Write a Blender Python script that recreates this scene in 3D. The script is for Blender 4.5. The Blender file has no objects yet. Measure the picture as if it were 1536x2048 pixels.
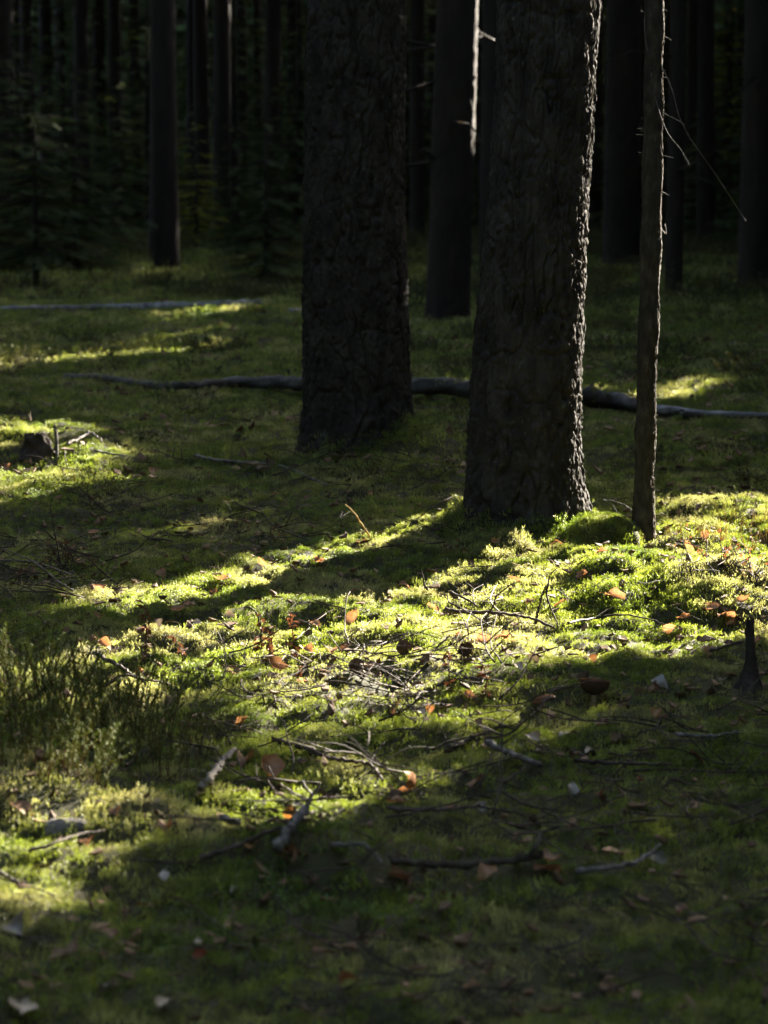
import bpy, math, random
import numpy as np
from mathutils import Vector, Euler

random.seed(7)
rng = np.random.default_rng(7)
SC = bpy.context.scene
COL = SC.collection
R = math.radians

# ------------------------------------------------------------------ camera
FPX = 4835.0                       # focal length in photo pixels (85 mm on a 36 mm high frame)
CAM_H = 1.0
PITCH = math.atan(644.0 / FPX)
cam_d = bpy.data.cameras.new('camera')
cam = bpy.data.objects.new('camera', cam_d)
COL.objects.link(cam)
cam.location = (0, 0, CAM_H)
cam.rotation_euler = (math.pi / 2 - PITCH, 0, 0)
cam_d.sensor_fit = 'VERTICAL'
cam_d.sensor_height = 36.0
cam_d.lens = FPX / 2048 * 36.0
cam_d.clip_start = 0.05
cam_d.clip_end = 1000
cam_d.dof.use_dof = True
cam_d.dof.focus_distance = 5.9
cam_d.dof.aperture_fstop = 7.1
SC.camera = cam

# ------------------------------------------------------------------ light
SUN_AZ = R(35)                     # clockwise from +Y (away from the camera) towards +X
SUN_EL = R(22)
TAN_EL = math.tan(SUN_EL)
SX, SY = math.sin(SUN_AZ), math.cos(SUN_AZ)
w = bpy.data.worlds.new('World')
SC.world = w
w.use_nodes = True
nt = w.node_tree
sky = nt.nodes.new('ShaderNodeTexSky')
sky.sky_type = 'NISHITA'
sky.sun_disc = False
sky.sun_elevation = SUN_EL
sky.sun_rotation = SUN_AZ
sky.air_density = 0.7
sky.dust_density = 4.0
sky.ozone_density = 0.4
nt.links.new(sky.outputs[0], nt.nodes['Background'].inputs[0])
nt.nodes['Background'].inputs[1].default_value = 0.095
sun_d = bpy.data.lights.new('sun', 'SUN')
sun_d.energy = 5.0
sun_d.angle = R(0.5)
sun_d.color = (1.0, 0.90, 0.75)
sun = bpy.data.objects.new('sun', sun_d)
COL.objects.link(sun)
sdir = Vector((SX * math.cos(SUN_EL), SY * math.cos(SUN_EL), math.sin(SUN_EL)))
sun.rotation_euler = sdir.to_track_quat('Z', 'Y').to_euler()
vs = SC.view_settings
vs.view_transform = 'Standard'
vs.look = 'None'
vs.exposure = 3.85
vs.gamma = 1.0
vs.use_curve_mapping = False
SC.cycles.use_denoising = True
SC.cycles.max_bounces = 6
SC.cycles.diffuse_bounces = 3
SC.cycles.transmission_bounces = 4
SC.cycles.use_adaptive_sampling = True
SC.cycles.adaptive_threshold = 0.02

# ------------------------------------------------------------------ noise
def _hash(ix, iy, seed):
    h = (ix.astype(np.int64) * 374761393 + iy.astype(np.int64) * 668265263 + seed * 1442695041) & 0xFFFFFFFF
    h = ((h ^ (h >> 13)) * 1274126177) & 0xFFFFFFFF
    h = (h ^ (h >> 16)) & 0xFFFFFFFF
    return h / 4294967295.0

def vnoise(x, y, seed=0):
    """gradient noise, about -1..1"""
    x = np.asarray(x, float); y = np.asarray(y, float)
    ix = np.floor(x); iy = np.floor(y)
    fx = x - ix; fy = y - iy
    ux = fx * fx * fx * (fx * (fx * 6 - 15) + 10); uy = fy * fy * fy * (fy * (fy * 6 - 15) + 10)
    def g(dx, dy):
        a = _hash(ix + dx, iy + dy, seed) * 2 * math.pi
        return np.cos(a) * (fx - dx) + np.sin(a) * (fy - dy)
    n = (g(0, 0) * (1 - ux) + g(1, 0) * ux) * (1 - uy) + (g(0, 1) * (1 - ux) + g(1, 1) * ux) * uy
    return n * 1.5

def fbm(x, y, seed=0, octv=3):
    s = 0; a = 1
    for k in range(octv):
        s = s + a * vnoise(x * 2 ** k, y * 2 ** k, seed + k * 17); a *= 0.5
    return s

# ------------------------------------------------------------------ pixels and ground
def ray(px, py):
    dx = (px - 768.0) / FPX; dy = -(py - 1024.0) / FPX
    return np.array([dx, math.cos(PITCH) + dy * math.sin(PITCH), -math.sin(PITCH) + dy * math.cos(PITCH)])

def to_px(x, y, z):
    yy = np.asarray(y, float); zz = np.asarray(z, float) - CAM_H
    d = yy * math.cos(PITCH) - zz * math.sin(PITCH)
    u = yy * math.sin(PITCH) + zz * math.cos(PITCH)
    return 768 + FPX * np.asarray(x) / d, 1024 - FPX * u / d

def flat(px, py):
    r = ray(px, py); t = -CAM_H / r[2]
    return r[0] * t, r[1] * t

BUMPS = []
def bump(px, py, amp, rx, ry):
    x, y = flat(px, py)
    BUMPS.append((x, y, amp, rx, ry))
bump(720, 905, 0.14, 0.40, 0.50)      # mound round the left pine
bump(850, 950, 0.09, 0.26, 0.38)
bump(1045, 1075, 0.05, 0.36, 0.30)
bump(1010, 1110, 0.035, 0.10, 0.12)
bump(1450, 1055, 0.055, 0.40, 0.45)    # hummock right
bump(1250, 1180, 0.04, 0.40, 0.35)
bump(60, 925, 0.10, 0.34, 0.35)       # hummock left
bump(450, 664, 0.13, 0.70, 1.3)      # sunlit hummock in the distance
bump(1400, 1210, 0.05, 0.35, 0.25)
bump(520, 1240, 0.05, 0.35, 0.22)
bump(80, 1610, 0.05, 0.13, 0.10)
bump(330, 1680, 0.04, 0.14, 0.10)
bump(620, 1760, 0.035, 0.16, 0.12)
bump(200, 1750, 0.03, 0.13, 0.10)

def height(x, y):
    x = np.asarray(x, float); y = np.asarray(y, float)
    h = 0.07 * vnoise(x / 4.3, y / 4.3, 3) * np.clip((y - 4) / 8, 0.25, 1)
    h = h + 0.035 * vnoise(x / 0.9, y / 0.9, 5)
    wx = x + 0.07 * vnoise(x / 0.35, y / 0.35, 21); wy = y + 0.07 * vnoise(x / 0.35, y / 0.35, 22)
    c = np.abs(vnoise(wx / 0.42, wy / 0.30, 9))
    h = h + 0.058 * (np.sqrt(c + 0.02) - 0.45)
    c2 = np.abs(vnoise(wx / 0.15, wy / 0.12, 11))
    h = h + 0.044 * (np.sqrt(c2 + 0.02) - 0.45)
    c3 = np.abs(vnoise(wx / 0.062, wy / 0.055, 13))
    h = h + 0.014 * (np.sqrt(c3 + 0.02) - 0.45) * (np.abs(x) < 4) * (y < 14)
    for bx, by, a, rx, ry in BUMPS:
        h = h + a * np.exp(-((x - bx) / rx) ** 2 - ((y - by) / ry) ** 2)
    r = np.hypot(x, y - 10)
    h = h + np.clip((r - 62) / 70, 0, 1) ** 1.3 * 11.0  # ground raised far out to hide the bright horizon sky
    return h

_T = 2.2 * (80 / 2.2) ** np.linspace(0, 1, 2200)
def gp(px, py):
    r = ray(px, py)
    t = _T / r[1]
    P = r[None, :] * t[:, None]
    d = P[:, 2] + CAM_H - height(P[:, 0], P[:, 1])
    k = int(np.argmax(d < 0))
    if k == 0: k = len(_T) - 1
    a = d[k - 1] / (d[k - 1] - d[k] + 1e-12)
    p = P[k - 1] * (1 - a) + P[k] * a
    return np.array([p[0], p[1], p[2] + CAM_H])

def at_depth(px, py, Y):
    r = ray(px, py); t = Y / r[1]
    return np.array([r[0] * t, Y, r[2] * t + CAM_H])

def in_poly(px, py, poly):
    px = np.asarray(px); py = np.asarray(py)
    ins = np.zeros(px.shape, bool)
    n = len(poly); j = n - 1
    for i in range(n):
        xi, yi = poly[i]; xj, yj = poly[j]
        if yi != yj:
            c = ((yi > py) != (yj > py)) & (px < (xj - xi) * (py - yi) / (yj - yi) + xi)
            ins ^= c
        j = i
    return ins

# ------------------------------------------------------------------ materials
def new_mat(name):
    m = bpy.data.materials.new(name); m.use_nodes = True
    nt = m.node_tree
    for n in list(nt.nodes):
        if n.type != 'OUTPUT_MATERIAL': nt.nodes.remove(n)
    return m, nt, nt.nodes['Material Output']

def noise_ramp(nt, scale, stops, coord='pos', detail=4.0, stretch=None):
    if coord == 'pos':
        g = nt.nodes.new('ShaderNodeNewGeometry'); src = g.outputs['Position']
    else:
        g = nt.nodes.new('ShaderNodeTexCoord'); src = g.outputs['Object']
    if stretch:
        mp = nt.nodes.new('ShaderNodeMapping'); mp.inputs['Scale'].default_value = stretch
        nt.links.new(src, mp.inputs['Vector']); src = mp.outputs[0]
    n = nt.nodes.new('ShaderNodeTexNoise'); n.inputs['Scale'].default_value = scale
    n.inputs['Detail'].default_value = detail; n.inputs['Roughness'].default_value = 0.6
    nt.links.new(src, n.inputs['Vector'])
    r = nt.nodes.new('ShaderNodeValToRGB')
    els = r.color_ramp.elements
    while len(els) < len(stops): els.new(0.5)
    for e, (p, c) in zip(els, stops):
        e.position = p; e.color = (*c, 1)
    nt.links.new(n.outputs['Fac'], r.inputs['Fac'])
    return r.outputs['Color'], n

def mixc(nt, a, b, fac, mode='MIX'):
    m = nt.nodes.new('ShaderNodeMix'); m.data_type = 'RGBA'; m.blend_type = mode
    for sock, v in ((m.inputs[6], a), (m.inputs[7], b), (m.inputs[0], fac)):
        if isinstance(v, bpy.types.NodeSocket): nt.links.new(v, sock)
        elif isinstance(v, tuple): sock.default_value = (*v, 1)
        else: sock.default_value = v
    return m.outputs[2]

def leafy(name, stops, scale, trans=0.45, var=0.35, rough=0.65, tscale=(1.25, 1.2, 0.7), gloss=0.025, fine=None):
    """thin plant matter: diffuse + translucent, colour from position noise and per-instance variation"""
    m, nt, out = new_mat(name)
    col, _ = noise_ramp(nt, scale, stops)
    if fine:
        v, _ = noise_ramp(nt, fine[0], [(0.34, (fine[1],) * 3), (0.66, (fine[2],) * 3)])
        col = mixc(nt, col, v, 1.0, 'MULTIPLY')
    oi = nt.nodes.new('ShaderNodeObjectInfo')
    hsv = nt.nodes.new('ShaderNodeHueSaturation')
    mr = nt.nodes.new('ShaderNodeMapRange')
    mr.inputs[3].default_value = 1 - var; mr.inputs[4].default_value = 1 + var
    nt.links.new(oi.outputs['Random'], mr.inputs[0]); nt.links.new(mr.outputs[0], hsv.inputs['Value'])
    nt.links.new(col, hsv.inputs['Color'])
    c = hsv.outputs[0]
    d = nt.nodes.new('ShaderNodeBsdfDiffuse'); nt.links.new(c, d.inputs[0])
    t = nt.nodes.new('ShaderNodeBsdfTranslucent')
    nt.links.new(mixc(nt, c, tscale, 1.0, 'MULTIPLY'), t.inputs[0])
    mx = nt.nodes.new('ShaderNodeMixShader'); mx.inputs[0].default_value = trans
    nt.links.new(d.outputs[0], mx.inputs[1]); nt.links.new(t.outputs[0], mx.inputs[2])
    g = nt.nodes.new('ShaderNodeBsdfGlossy'); g.inputs['Roughness'].default_value = rough
    g.inputs[0].default_value = (0.9, 0.9, 0.8, 1)
    m2 = nt.nodes.new('ShaderNodeMixShader'); m2.inputs[0].default_value = gloss
    nt.links.new(mx.outputs[0], m2.inputs[1]); nt.links.new(g.outputs[0], m2.inputs[2])
    nt.links.new(m2.outputs[0], out.inputs[0])
    return m

def solid(name, stops, scale, rough=0.85, coord='pos', stretch=None, bump=0.0, bscale=60, detail=6.0, var=0.0):
    m, nt, out = new_mat(name)
    col, _ = noise_ramp(nt, scale, stops, coord, detail, stretch)
    if var:
        oi = nt.nodes.new('ShaderNodeObjectInfo'); hsv = nt.nodes.new('ShaderNodeHueSaturation')
        mr = nt.nodes.new('ShaderNodeMapRange'); mr.inputs[3].default_value = 1 - var; mr.inputs[4].default_value = 1 + var
        nt.links.new(oi.outputs['Random'], mr.inputs[0]); nt.links.new(mr.outputs[0], hsv.inputs['Value'])
        nt.links.new(col, hsv.inputs['Color']); col = hsv.outputs[0]
    p = nt.nodes.new('ShaderNodeBsdfPrincipled')
    p.inputs['Roughness'].default_value = rough
    p.inputs['Specular IOR Level'].default_value = 0.25
    nt.links.new(col, p.inputs['Base Color'])
    if bump:
        _, n = noise_ramp(nt, bscale, [(0, (0, 0, 0)), (1, (1, 1, 1))], coord, 4.0, stretch)
        b = nt.nodes.new('ShaderNodeBump'); b.inputs['Strength'].default_value = bump; b.inputs['Distance'].default_value = 0.004
        nt.links.new(n.outputs['Fac'], b.inputs['Height']); nt.links.new(b.outputs[0], p.inputs['Normal'])
    nt.links.new(p.outputs[0], out.inputs[0])
    return m

M = {}
M['moss'] = leafy('moss', [(0.28, (0.050, 0.102, 0.006)), (0.48, (0.140, 0.188, 0.016)), (0.62, (0.255, 0.272, 0.088)), (0.75, (0.298, 0.286, 0.122))], 2.6, 0.52, 0.5, rough=0.5, gloss=0.055, tscale=(1.35, 1.22, 1.15), fine=(22.0, 0.45, 1.35))  # fine noise works a dapple of small sun flecks into the colour
M['ground'] = solid('ground', [(0.3, (0.016, 0.017, 0.006)), (0.5, (0.034, 0.034, 0.012)), (0.7, (0.055, 0.042, 0.020))], 3.0, 0.95, bump=0.6, bscale=90)
def speckle(m, scale, lo, hi, colr):
    nt = m.node_tree; p = [n for n in nt.nodes if n.type == 'BSDF_PRINCIPLED'][0]; l = p.inputs['Base Color'].links[0]; src = l.from_socket
    f, _ = noise_ramp(nt, scale, [(lo, (0, 0, 0)), (hi, (1, 1, 1))], 'obj', 5.0)
    nt.links.new(mixc(nt, src, colr, f), p.inputs['Base Color'])
M['bark'] = solid('pine_bark', [(0.30, (0.012, 0.0098, 0.0075)), (0.48, (0.023, 0.0195, 0.015)), (0.60, (0.037, 0.032, 0.025)), (0.74, (0.041, 0.044, 0.033))], 18.0, 0.95, 'obj', (1, 1, 0.45), 0.7, 120)
speckle(M['bark'], 26, 0.60, 0.70, (0.050, 0.056, 0.042)); speckle(M['bark'], 75, 0.60, 0.72, (0.062, 0.059, 0.05))
M['bark_far'] = solid('far_bark', [(0.3, (0.012, 0.0085, 0.006)), (0.6, (0.022, 0.0155, 0.0105)), (0.8, (0.036, 0.024, 0.015))], 7.0, 0.95, 'obj', (1, 1, 0.3), 0.6, 40)
M['bark_thin'] = solid('thin_bark', [(0.3, (0.016, 0.012, 0.009)), (0.5, (0.034, 0.027, 0.018)), (0.66, (0.065, 0.057, 0.038)), (0.78, (0.095, 0.098, 0.066))], 40.0, 0.95, 'obj', (1, 1, 0.5), 0.8, 200)
M['logwood'] = solid('log_wood', [(0.3, (0.020, 0.017, 0.013)), (0.5, (0.055, 0.049, 0.041)), (0.68, (0.12, 0.118, 0.108))], 16.0, 0.8, 'pos', (0.3, 1, 1), 0.5, 40)
M['logpale'] = solid('log_pale', [(0.3, (0.055, 0.053, 0.05)), (0.5, (0.16, 0.16, 0.158)), (0.7, (0.30, 0.305, 0.305))], 14.0, 0.75, 'pos', (0.5, 1, 1), 0.5, 40)
M['twig_dark'] = solid('twig_dark', [(0.3, (0.022, 0.015, 0.010)), (0.55, (0.050, 0.036, 0.026)), (0.75, (0.085, 0.068, 0.052))], 30.0, 0.8, var=0.3)
M['twig_grey'] = solid('twig_grey', [(0.3, (0.050, 0.042, 0.034)), (0.5, (0.105, 0.094, 0.080)), (0.7, (0.19, 0.178, 0.16))], 45.0, 0.8, bump=0.5, bscale=200)
M['twig_pale'] = solid('twig_pale', [(0.3, (0.06, 0.048, 0.036)), (0.5, (0.13, 0.11, 0.088)), (0.7, (0.23, 0.205, 0.175))], 60.0, 0.7, bump=0.5, bscale=200)
M['stump'] = solid('stump_wood', [(0.3, (0.018, 0.013, 0.009)), (0.6, (0.045, 0.034, 0.025)), (0.8, (0.08, 0.062, 0.045))], 30.0, 0.9, bump=0.7, bscale=120)
M['needle'] = leafy('spruce_needles', [(0.3, (0.018, 0.032, 0.008)), (0.5, (0.035, 0.060, 0.014)), (0.7, (0.07, 0.085, 0.02))], 1.2, 0.3, 0.25)
M['yellow_green'] = leafy('painted_sunlit_needles', [(0.3, (0.10, 0.13, 0.012)), (0.55, (0.20, 0.21, 0.02)), (0.75, (0.28, 0.24, 0.03))], 2.0, 0.4, 0.25)  # sunlit glow painted into the foliage colour of two distant spruces
M['pine_needle'] = leafy('pine_needles', [(0.3, (0.025, 0.042, 0.014)), (0.6, (0.05, 0.075, 0.022))], 1.0, 0.3, 0.25)
M['heather'] = leafy('heather_leaves', [(0.3, (0.036, 0.056, 0.009)), (0.55, (0.075, 0.098, 0.016)), (0.72, (0.11, 0.115, 0.026)), (0.85, (0.12, 0.075, 0.038))], 14.0, 0.3, 0.2)
M['under'] = leafy('undergrowth_leaves', [(0.3, (0.020, 0.026, 0.007)), (0.5, (0.040, 0.048, 0.012)), (0.68, (0.075, 0.055, 0.022)), (0.8, (0.10, 0.060, 0.030))], 1.6, 0.3, 0.35)
M['leaf_orange'] = leafy('leaf_orange', [(0.3, (0.19, 0.088, 0.040)), (0.5, (0.29, 0.145, 0.072)), (0.72, (0.38, 0.23, 0.13))], 55.0, 0.4, 0.25, 0.5, (1.1, 1.0, 0.75))
M['leaf_brown'] = leafy('leaf_brown', [(0.3, (0.10, 0.048, 0.022)), (0.55, (0.20, 0.105, 0.052)), (0.75, (0.31, 0.19, 0.105))], 50.0, 0.3, 0.25, 0.5, (1.2, 0.95, 0.7))
M['leaf_pale'] = leafy('leaf_pale', [(0.3, (0.070, 0.052, 0.034)), (0.5, (0.115, 0.092, 0.066)), (0.75, (0.17, 0.148, 0.118))], 50.0, 0.25, 0.2, 0.45, (1.1, 1.0, 0.8), 0.1)
M['leaf_white'] = leafy('leaf_white', [(0.3, (0.095, 0.088, 0.075)), (0.7, (0.175, 0.168, 0.15))], 60.0, 0.15, 0.1, 0.45, (1, 1, 1), 0.1)
M['leaf_red'] = leafy('leaf_red', [(0.3, (0.10, 0.024, 0.012)), (0.6, (0.17, 0.048, 0.024))], 60.0, 0.45, 0.1, 0.5, (1.2, 0.8, 0.6))
M['leaf_yellow'] = leafy('leaf_yellow', [(0.3, (0.14, 0.07, 0.02)), (0.6, (0.22, 0.115, 0.038))], 60.0, 0.45, 0.15, 0.5, (1.2, 0.95, 0.6))
M['rust'] = leafy('rust_stalk', [(0.3, (0.065, 0.026, 0.014)), (0.6, (0.13, 0.056, 0.030))], 60.0, 0.25, 0.2, 0.6, (1.1, 0.95, 0.7))
M['straw'] = leafy('straw', [(0.3, (0.25, 0.18, 0.08)), (0.6, (0.42, 0.33, 0.16))], 40.0, 0.4, 0.25)
M['grassy'] = leafy('green_blade', [(0.3, (0.06, 0.10, 0.02)), (0.6, (0.14, 0.19, 0.04))], 20.0, 0.45, 0.25)
M['litter'] = solid('litter', [(0.3, (0.045, 0.025, 0.012)), (0.5, (0.11, 0.065, 0.032)), (0.7, (0.20, 0.135, 0.075))], 25.0, 0.85, var=0.4)
M['cap'] = leafy('mushroom_cap', [(0.35, (0.050, 0.024, 0.012)), (0.6, (0.10, 0.046, 0.021))], 40.0, 0.18, 0.1, 0.4, (1.6, 0.8, 0.4), 0.02)
M['mstem'] = solid('mushroom_stem', [(0.3, (0.17, 0.115, 0.07)), (0.7, (0.30, 0.22, 0.14))], 60.0, 0.7, bump=0.3, bscale=200)
M['gill'] = solid('mushroom_gill', [(0.3, (0.045, 0.026, 0.015)), (0.7, (0.085, 0.052, 0.030))], 60.0, 0.9)
M['cone'] = solid('cone_scale', [(0.3, (0.035, 0.020, 0.012)), (0.7, (0.10, 0.062, 0.038))], 80.0, 0.8)
M['silk'] = solid('silk', [(0.3, (0.5, 0.5, 0.5)), (0.7, (0.7, 0.7, 0.7))], 10.0, 0.3)

# ------------------------------------------------------------------ mesh helpers
class MB:
    def __init__(s): s.v = []; s.f = []; s.n = 0
    def add(s, v, f):
        v = np.asarray(v, float).reshape(-1, 3)
        s.v.append(v); s.f += [tuple(int(i) + s.n for i in q) for q in f]; s.n += len(v)
    def tris(s, v):           # v (k,3,3)
        v = np.asarray(v, float); k = len(v)
        s.v.append(v.reshape(-1, 3)); b = s.n
        s.f += [(b + 3 * i, b + 3 * i + 1, b + 3 * i + 2) for i in range(k)]; s.n += 3 * k
    def tube(s, pts, rad, sides=6, cap=True, jitter=0.0, seed=0):
        pts = np.asarray(pts, float); n = len(pts); rad = np.broadcast_to(np.asarray(rad, float), (n,))
        tan = np.gradient(pts, axis=0); tan /= np.linalg.norm(tan, axis=1)[:, None] + 1e-9
        ref = np.array([0, 0, 1.0]) if abs(tan[0][2]) < 0.9 else np.array([0, 1.0, 0])
        V = []
        rj = np.random.default_rng(seed)
        for i in range(n):
            a = np.cross(tan[i], ref); a /= np.linalg.norm(a) + 1e-9
            b = np.cross(a, tan[i])
            th = np.arange(sides) / sides * 2 * math.pi
            rr = rad[i] * (1 + jitter * rj.normal(size=sides))
            V.append(pts[i] + (np.cos(th) * rr)[:, None] * a + (np.sin(th) * rr)[:, None] * b)
        F = []
        for i in range(n - 1):
            for k in range(sides):
                k2 = (k + 1) % sides
                F.append((i * sides + k, i * sides + k2, (i + 1) * sides + k2, (i + 1) * sides + k))
        if cap:
            F.append(tuple(range(sides))[::-1]); F.append(tuple((n - 1) * sides + k for k in range(sides)))
        s.add(np.concatenate(V), F)
    def mesh(s, name, mat=None, smooth=True):
        me = bpy.data.meshes.new(name)
        v = np.concatenate(s.v) if s.v else np.zeros((0, 3))
        me.from_pydata(v.tolist(), [], s.f)
        if smooth: me.polygons.foreach_set('use_smooth', [True] * len(me.polygons))
        if mat: me.materials.append(M[mat])
        me.update()
        return me

def grid_mesh(name, V, nu, nv, mat, wrap_u=False, smooth=True):
    """V (nv*nu,3) row-major by v"""
    me = bpy.data.meshes.new(name)
    nq_u = nu if wrap_u else nu - 1
    j, i = np.meshgrid(np.arange(nv - 1), np.arange(nq_u), indexing='ij')
    i2 = (i + 1) % nu
    q = np.stack([j * nu + i, j * nu + i2, (j + 1) * nu + i2, (j + 1) * nu + i], -1).reshape(-1, 4)
    me.vertices.add(len(V)); me.vertices.foreach_set('co', np.asarray(V, np.float32).ravel())
    me.loops.add(q.size); me.loops.foreach_set('vertex_index', q.ravel().astype(np.int32))
    me.polygons.add(len(q)); me.polygons.foreach_set('loop_start', np.arange(0, q.size, 4, dtype=np.int32))
    me.update(calc_edges=True)
    if smooth: me.polygons.foreach_set('use_smooth', [True] * len(me.polygons))
    me.materials.append(M[mat]); me.validate()
    return me

def tri_mesh(name, T, mat):
    """T (k,3,3) loose triangles, fast"""
    T = np.asarray(T, np.float32); k = len(T)
    me = bpy.data.meshes.new(name)
    me.vertices.add(3 * k); me.vertices.foreach_set('co', T.ravel())
    me.loops.add(3 * k); me.loops.foreach_set('vertex_index', np.arange(3 * k, dtype=np.int32))
    me.polygons.add(k); me.polygons.foreach_set('loop_start', np.arange(0, 3 * k, 3, dtype=np.int32))
    me.update(calc_edges=True); me.materials.append(M[mat])
    return me

def obj(name, me, parent=None, loc=None, rot=None, sc=None):
    o = bpy.data.objects.new(name, me); COL.objects.link(o)
    if parent: o.parent = parent
    if loc is not None: o.location = tuple(loc)
    if rot is not None: o.rotation_euler = rot
    if sc is not None: o.scale = sc if hasattr(sc, '__len__') else (sc, sc, sc)
    return o

def tag(o, label, cat, group=None):
    o['label'] = label; o['category'] = cat
    if group: o['group'] = group
    return o

def thing(name, label, cat, loc=(0, 0, 0), group=None):
    o = bpy.data.objects.new(name, None); COL.objects.link(o); o.location = tuple(loc)
    o.empty_display_size = 0.1
    return tag(o, label, cat, group)

def spline(pts, n):
    pts = np.asarray(pts, float); k = len(pts)
    s = np.linspace(0, k - 1, n); i = np.clip(np.floor(s).astype(int), 0, k - 2); t = (s - i)[:, None]
    P = lambda j: pts[np.clip(j, 0, k - 1)]
    p0, p1, p2, p3 = P(i - 1), P(i), P(i + 1), P(i + 2)
    return 0.5 * (2 * p1 + (p2 - p0) * t + (2 * p0 - 5 * p1 + 4 * p2 - p3) * t ** 2 + (3 * p1 - p0 - 3 * p2 + p3) * t ** 3)

def scatter(name, pts, rot, scl, idx, protos, label, cat, kind='stuff'):
    """one object of many small pieces: points carrying instances of the small meshes"""
    me = bpy.data.meshes.new(name); n = len(pts)
    me.vertices.add(n); me.vertices.foreach_set('co', np.asarray(pts, np.float32).ravel())
    for an, ty, dat in (('rot', 'FLOAT_VECTOR', rot), ('scl', 'FLOAT', scl), ('idx', 'INT', idx)):
        at = me.attributes.new(an, ty, 'POINT')
        at.data.foreach_set('vector' if ty == 'FLOAT_VECTOR' else 'value', np.asarray(dat, np.int32 if ty == 'INT' else np.float32).ravel())
    me.update()
    o = obj(name, me); o['kind'] = kind; tag(o, label, cat)
    ng = bpy.data.node_groups.new(name + '_nodes', 'GeometryNodeTree')
    ng.interface.new_socket('Geometry', in_out='INPUT', socket_type='NodeSocketGeometry')
    ng.interface.new_socket('Geometry', in_out='OUTPUT', socket_type='NodeSocketGeometry')
    gi = ng.nodes.new('NodeGroupInput'); go = ng.nodes.new('NodeGroupOutput')
    iop = ng.nodes.new('GeometryNodeInstanceOnPoints'); join = ng.nodes.new('GeometryNodeJoinGeometry')
    ng.links.new(gi.outputs[0], iop.inputs['Points'])
    for p in reversed(protos):
        oi = ng.nodes.new('GeometryNodeObjectInfo'); oi.inputs['Object'].default_value = p
        oi.inputs['As Instance'].default_value = True
        ng.links.new(oi.outputs['Geometry'], join.inputs[0])
    ng.links.new(join.outputs[0], iop.inputs['Instance'])
    iop.inputs['Pick Instance'].default_value = True
    def attr(n, ty):
        a = ng.nodes.new('GeometryNodeInputNamedAttribute'); a.data_type = ty; a.inputs['Name'].default_value = n
        return [s for s in a.outputs if s.enabled][0]
    ng.links.new(attr('idx', 'INT'), iop.inputs['Instance Index'])
    e2r = ng.nodes.new('FunctionNodeEulerToRotation')
    ng.links.new(attr('rot', 'FLOAT_VECTOR'), e2r.inputs[0]); ng.links.new(e2r.outputs[0], iop.inputs['Rotation'])
    ng.links.new(attr('scl', 'FLOAT'), iop.inputs['Scale'])
    ng.links.new(iop.outputs[0], go.inputs[0])
    md = o.modifiers.new('scatter', 'NODES'); md.node_group = ng
    return o

def proto(name, me):
    return bpy.data.objects.new(name, me)      # lives only as an instance source

# ------------------------------------------------------------------ where sunlight gets through the wood
LIT = [
    (2.0, [(1000, 1080), (1090, 1065), (1180, 1095), (1290, 1085), (1310, 1025), (1400, 995), (1536, 1020), (1750, 960), (1750, 1235), (1536, 1245), (1300, 1272), (1130, 1300), (1040, 1350), (880, 1395), (700, 1410), (620, 1380), (520, 1330), (300, 1310), (150, 1290), (180, 1225), (450, 1217), (700, 1195), (850, 1145), (960, 1125)]),
    (0.32, [(250, 1300), (620, 1380), (700, 1425), (560, 1440), (380, 1380)]),
    (2.0, [(890, 1066), (905, 1084), (640, 1146), (430, 1196), (200, 1204), (190, 1165), (420, 1122), (650, 1088)]),
    (0.34, [(-100, 1030), (300, 1000), (900, 985), (900, 1060), (650, 1085), (400, 1115), (0, 1180)]),
    (0.72, [(-150, 870), (60, 880), (190, 910), (205, 940), (100, 962), (-150, 975)]),
    (0.66, [(-100, 1035), (-100, 985), (120, 965), (245, 950), (255, 980), (120, 1018)]),
    (0.48, [(560, 1470), (700, 1425), (860, 1400), (980, 1385), (950, 1430), (850, 1470), (640, 1500)]),
    (0.3, [(1700, 1272), (1536, 1284), (1380, 1325), (1250, 1345), (1300, 1310), (1450, 1285)]),
    (0.60, [(-100, 1610), (180, 1600), (340, 1575), (450, 1525), (700, 1510), (1010, 1585), (970, 1660), (800, 1670), (600, 1645), (500, 1705), (330, 1655), (200, 1750), (60, 1800), (-100, 1790)]),
    (0.24, [(560, 1470), (900, 1430), (1700, 1330), (1700, 1620), (1300, 1690), (1000, 1690), (560, 1660)]),
    (0.3, [(-100, 1790), (200, 1740), (700, 1680), (1600, 1680), (1600, 1800), (-100, 1860)]),
    (2.0, [(345, 650), (360, 632), (470, 628), (520, 645), (440, 655)]),
    (0.55, [(215, 690), (330, 655), (440, 655), (560, 650), (500, 668), (350, 682)]),
    (0.2, [(-100, 660), (215, 660), (215, 700), (-100, 700)]),
    (0.6, [(1150, 764), (1300, 766), (1430, 756), (1430, 772), (1300, 780), (1150, 782)]),
    (0.45, [(820, 755), (930, 755), (930, 775), (820, 775)]),
    (0.15, [(60, 425), (480, 425), (480, 560), (60, 560)]),
]
CLEAR = []      # (x, y, radius, z0, z1) stems whose sunny side stays lit

def lit_at(X, Y, strong=False):
    """0..1: does the photograph show sun on this ground point"""
    px, py = to_px(X, Y, 0.03)
    val = np.zeros(np.shape(px))
    for v, poly in LIT:
        val = np.maximum(val, np.where(in_poly(px, py, poly), v, 0))
    if strong: return (val > strong) & (Y > 2.3)
    u = X * SY - Y * SX; a = X * SX + Y * SY
    n = 0.5 + 0.6 * fbm(u / 0.17, a / 0.5, 77, 2)
    return (val > 0) & (Y > 2.3) & (val > n)

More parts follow.
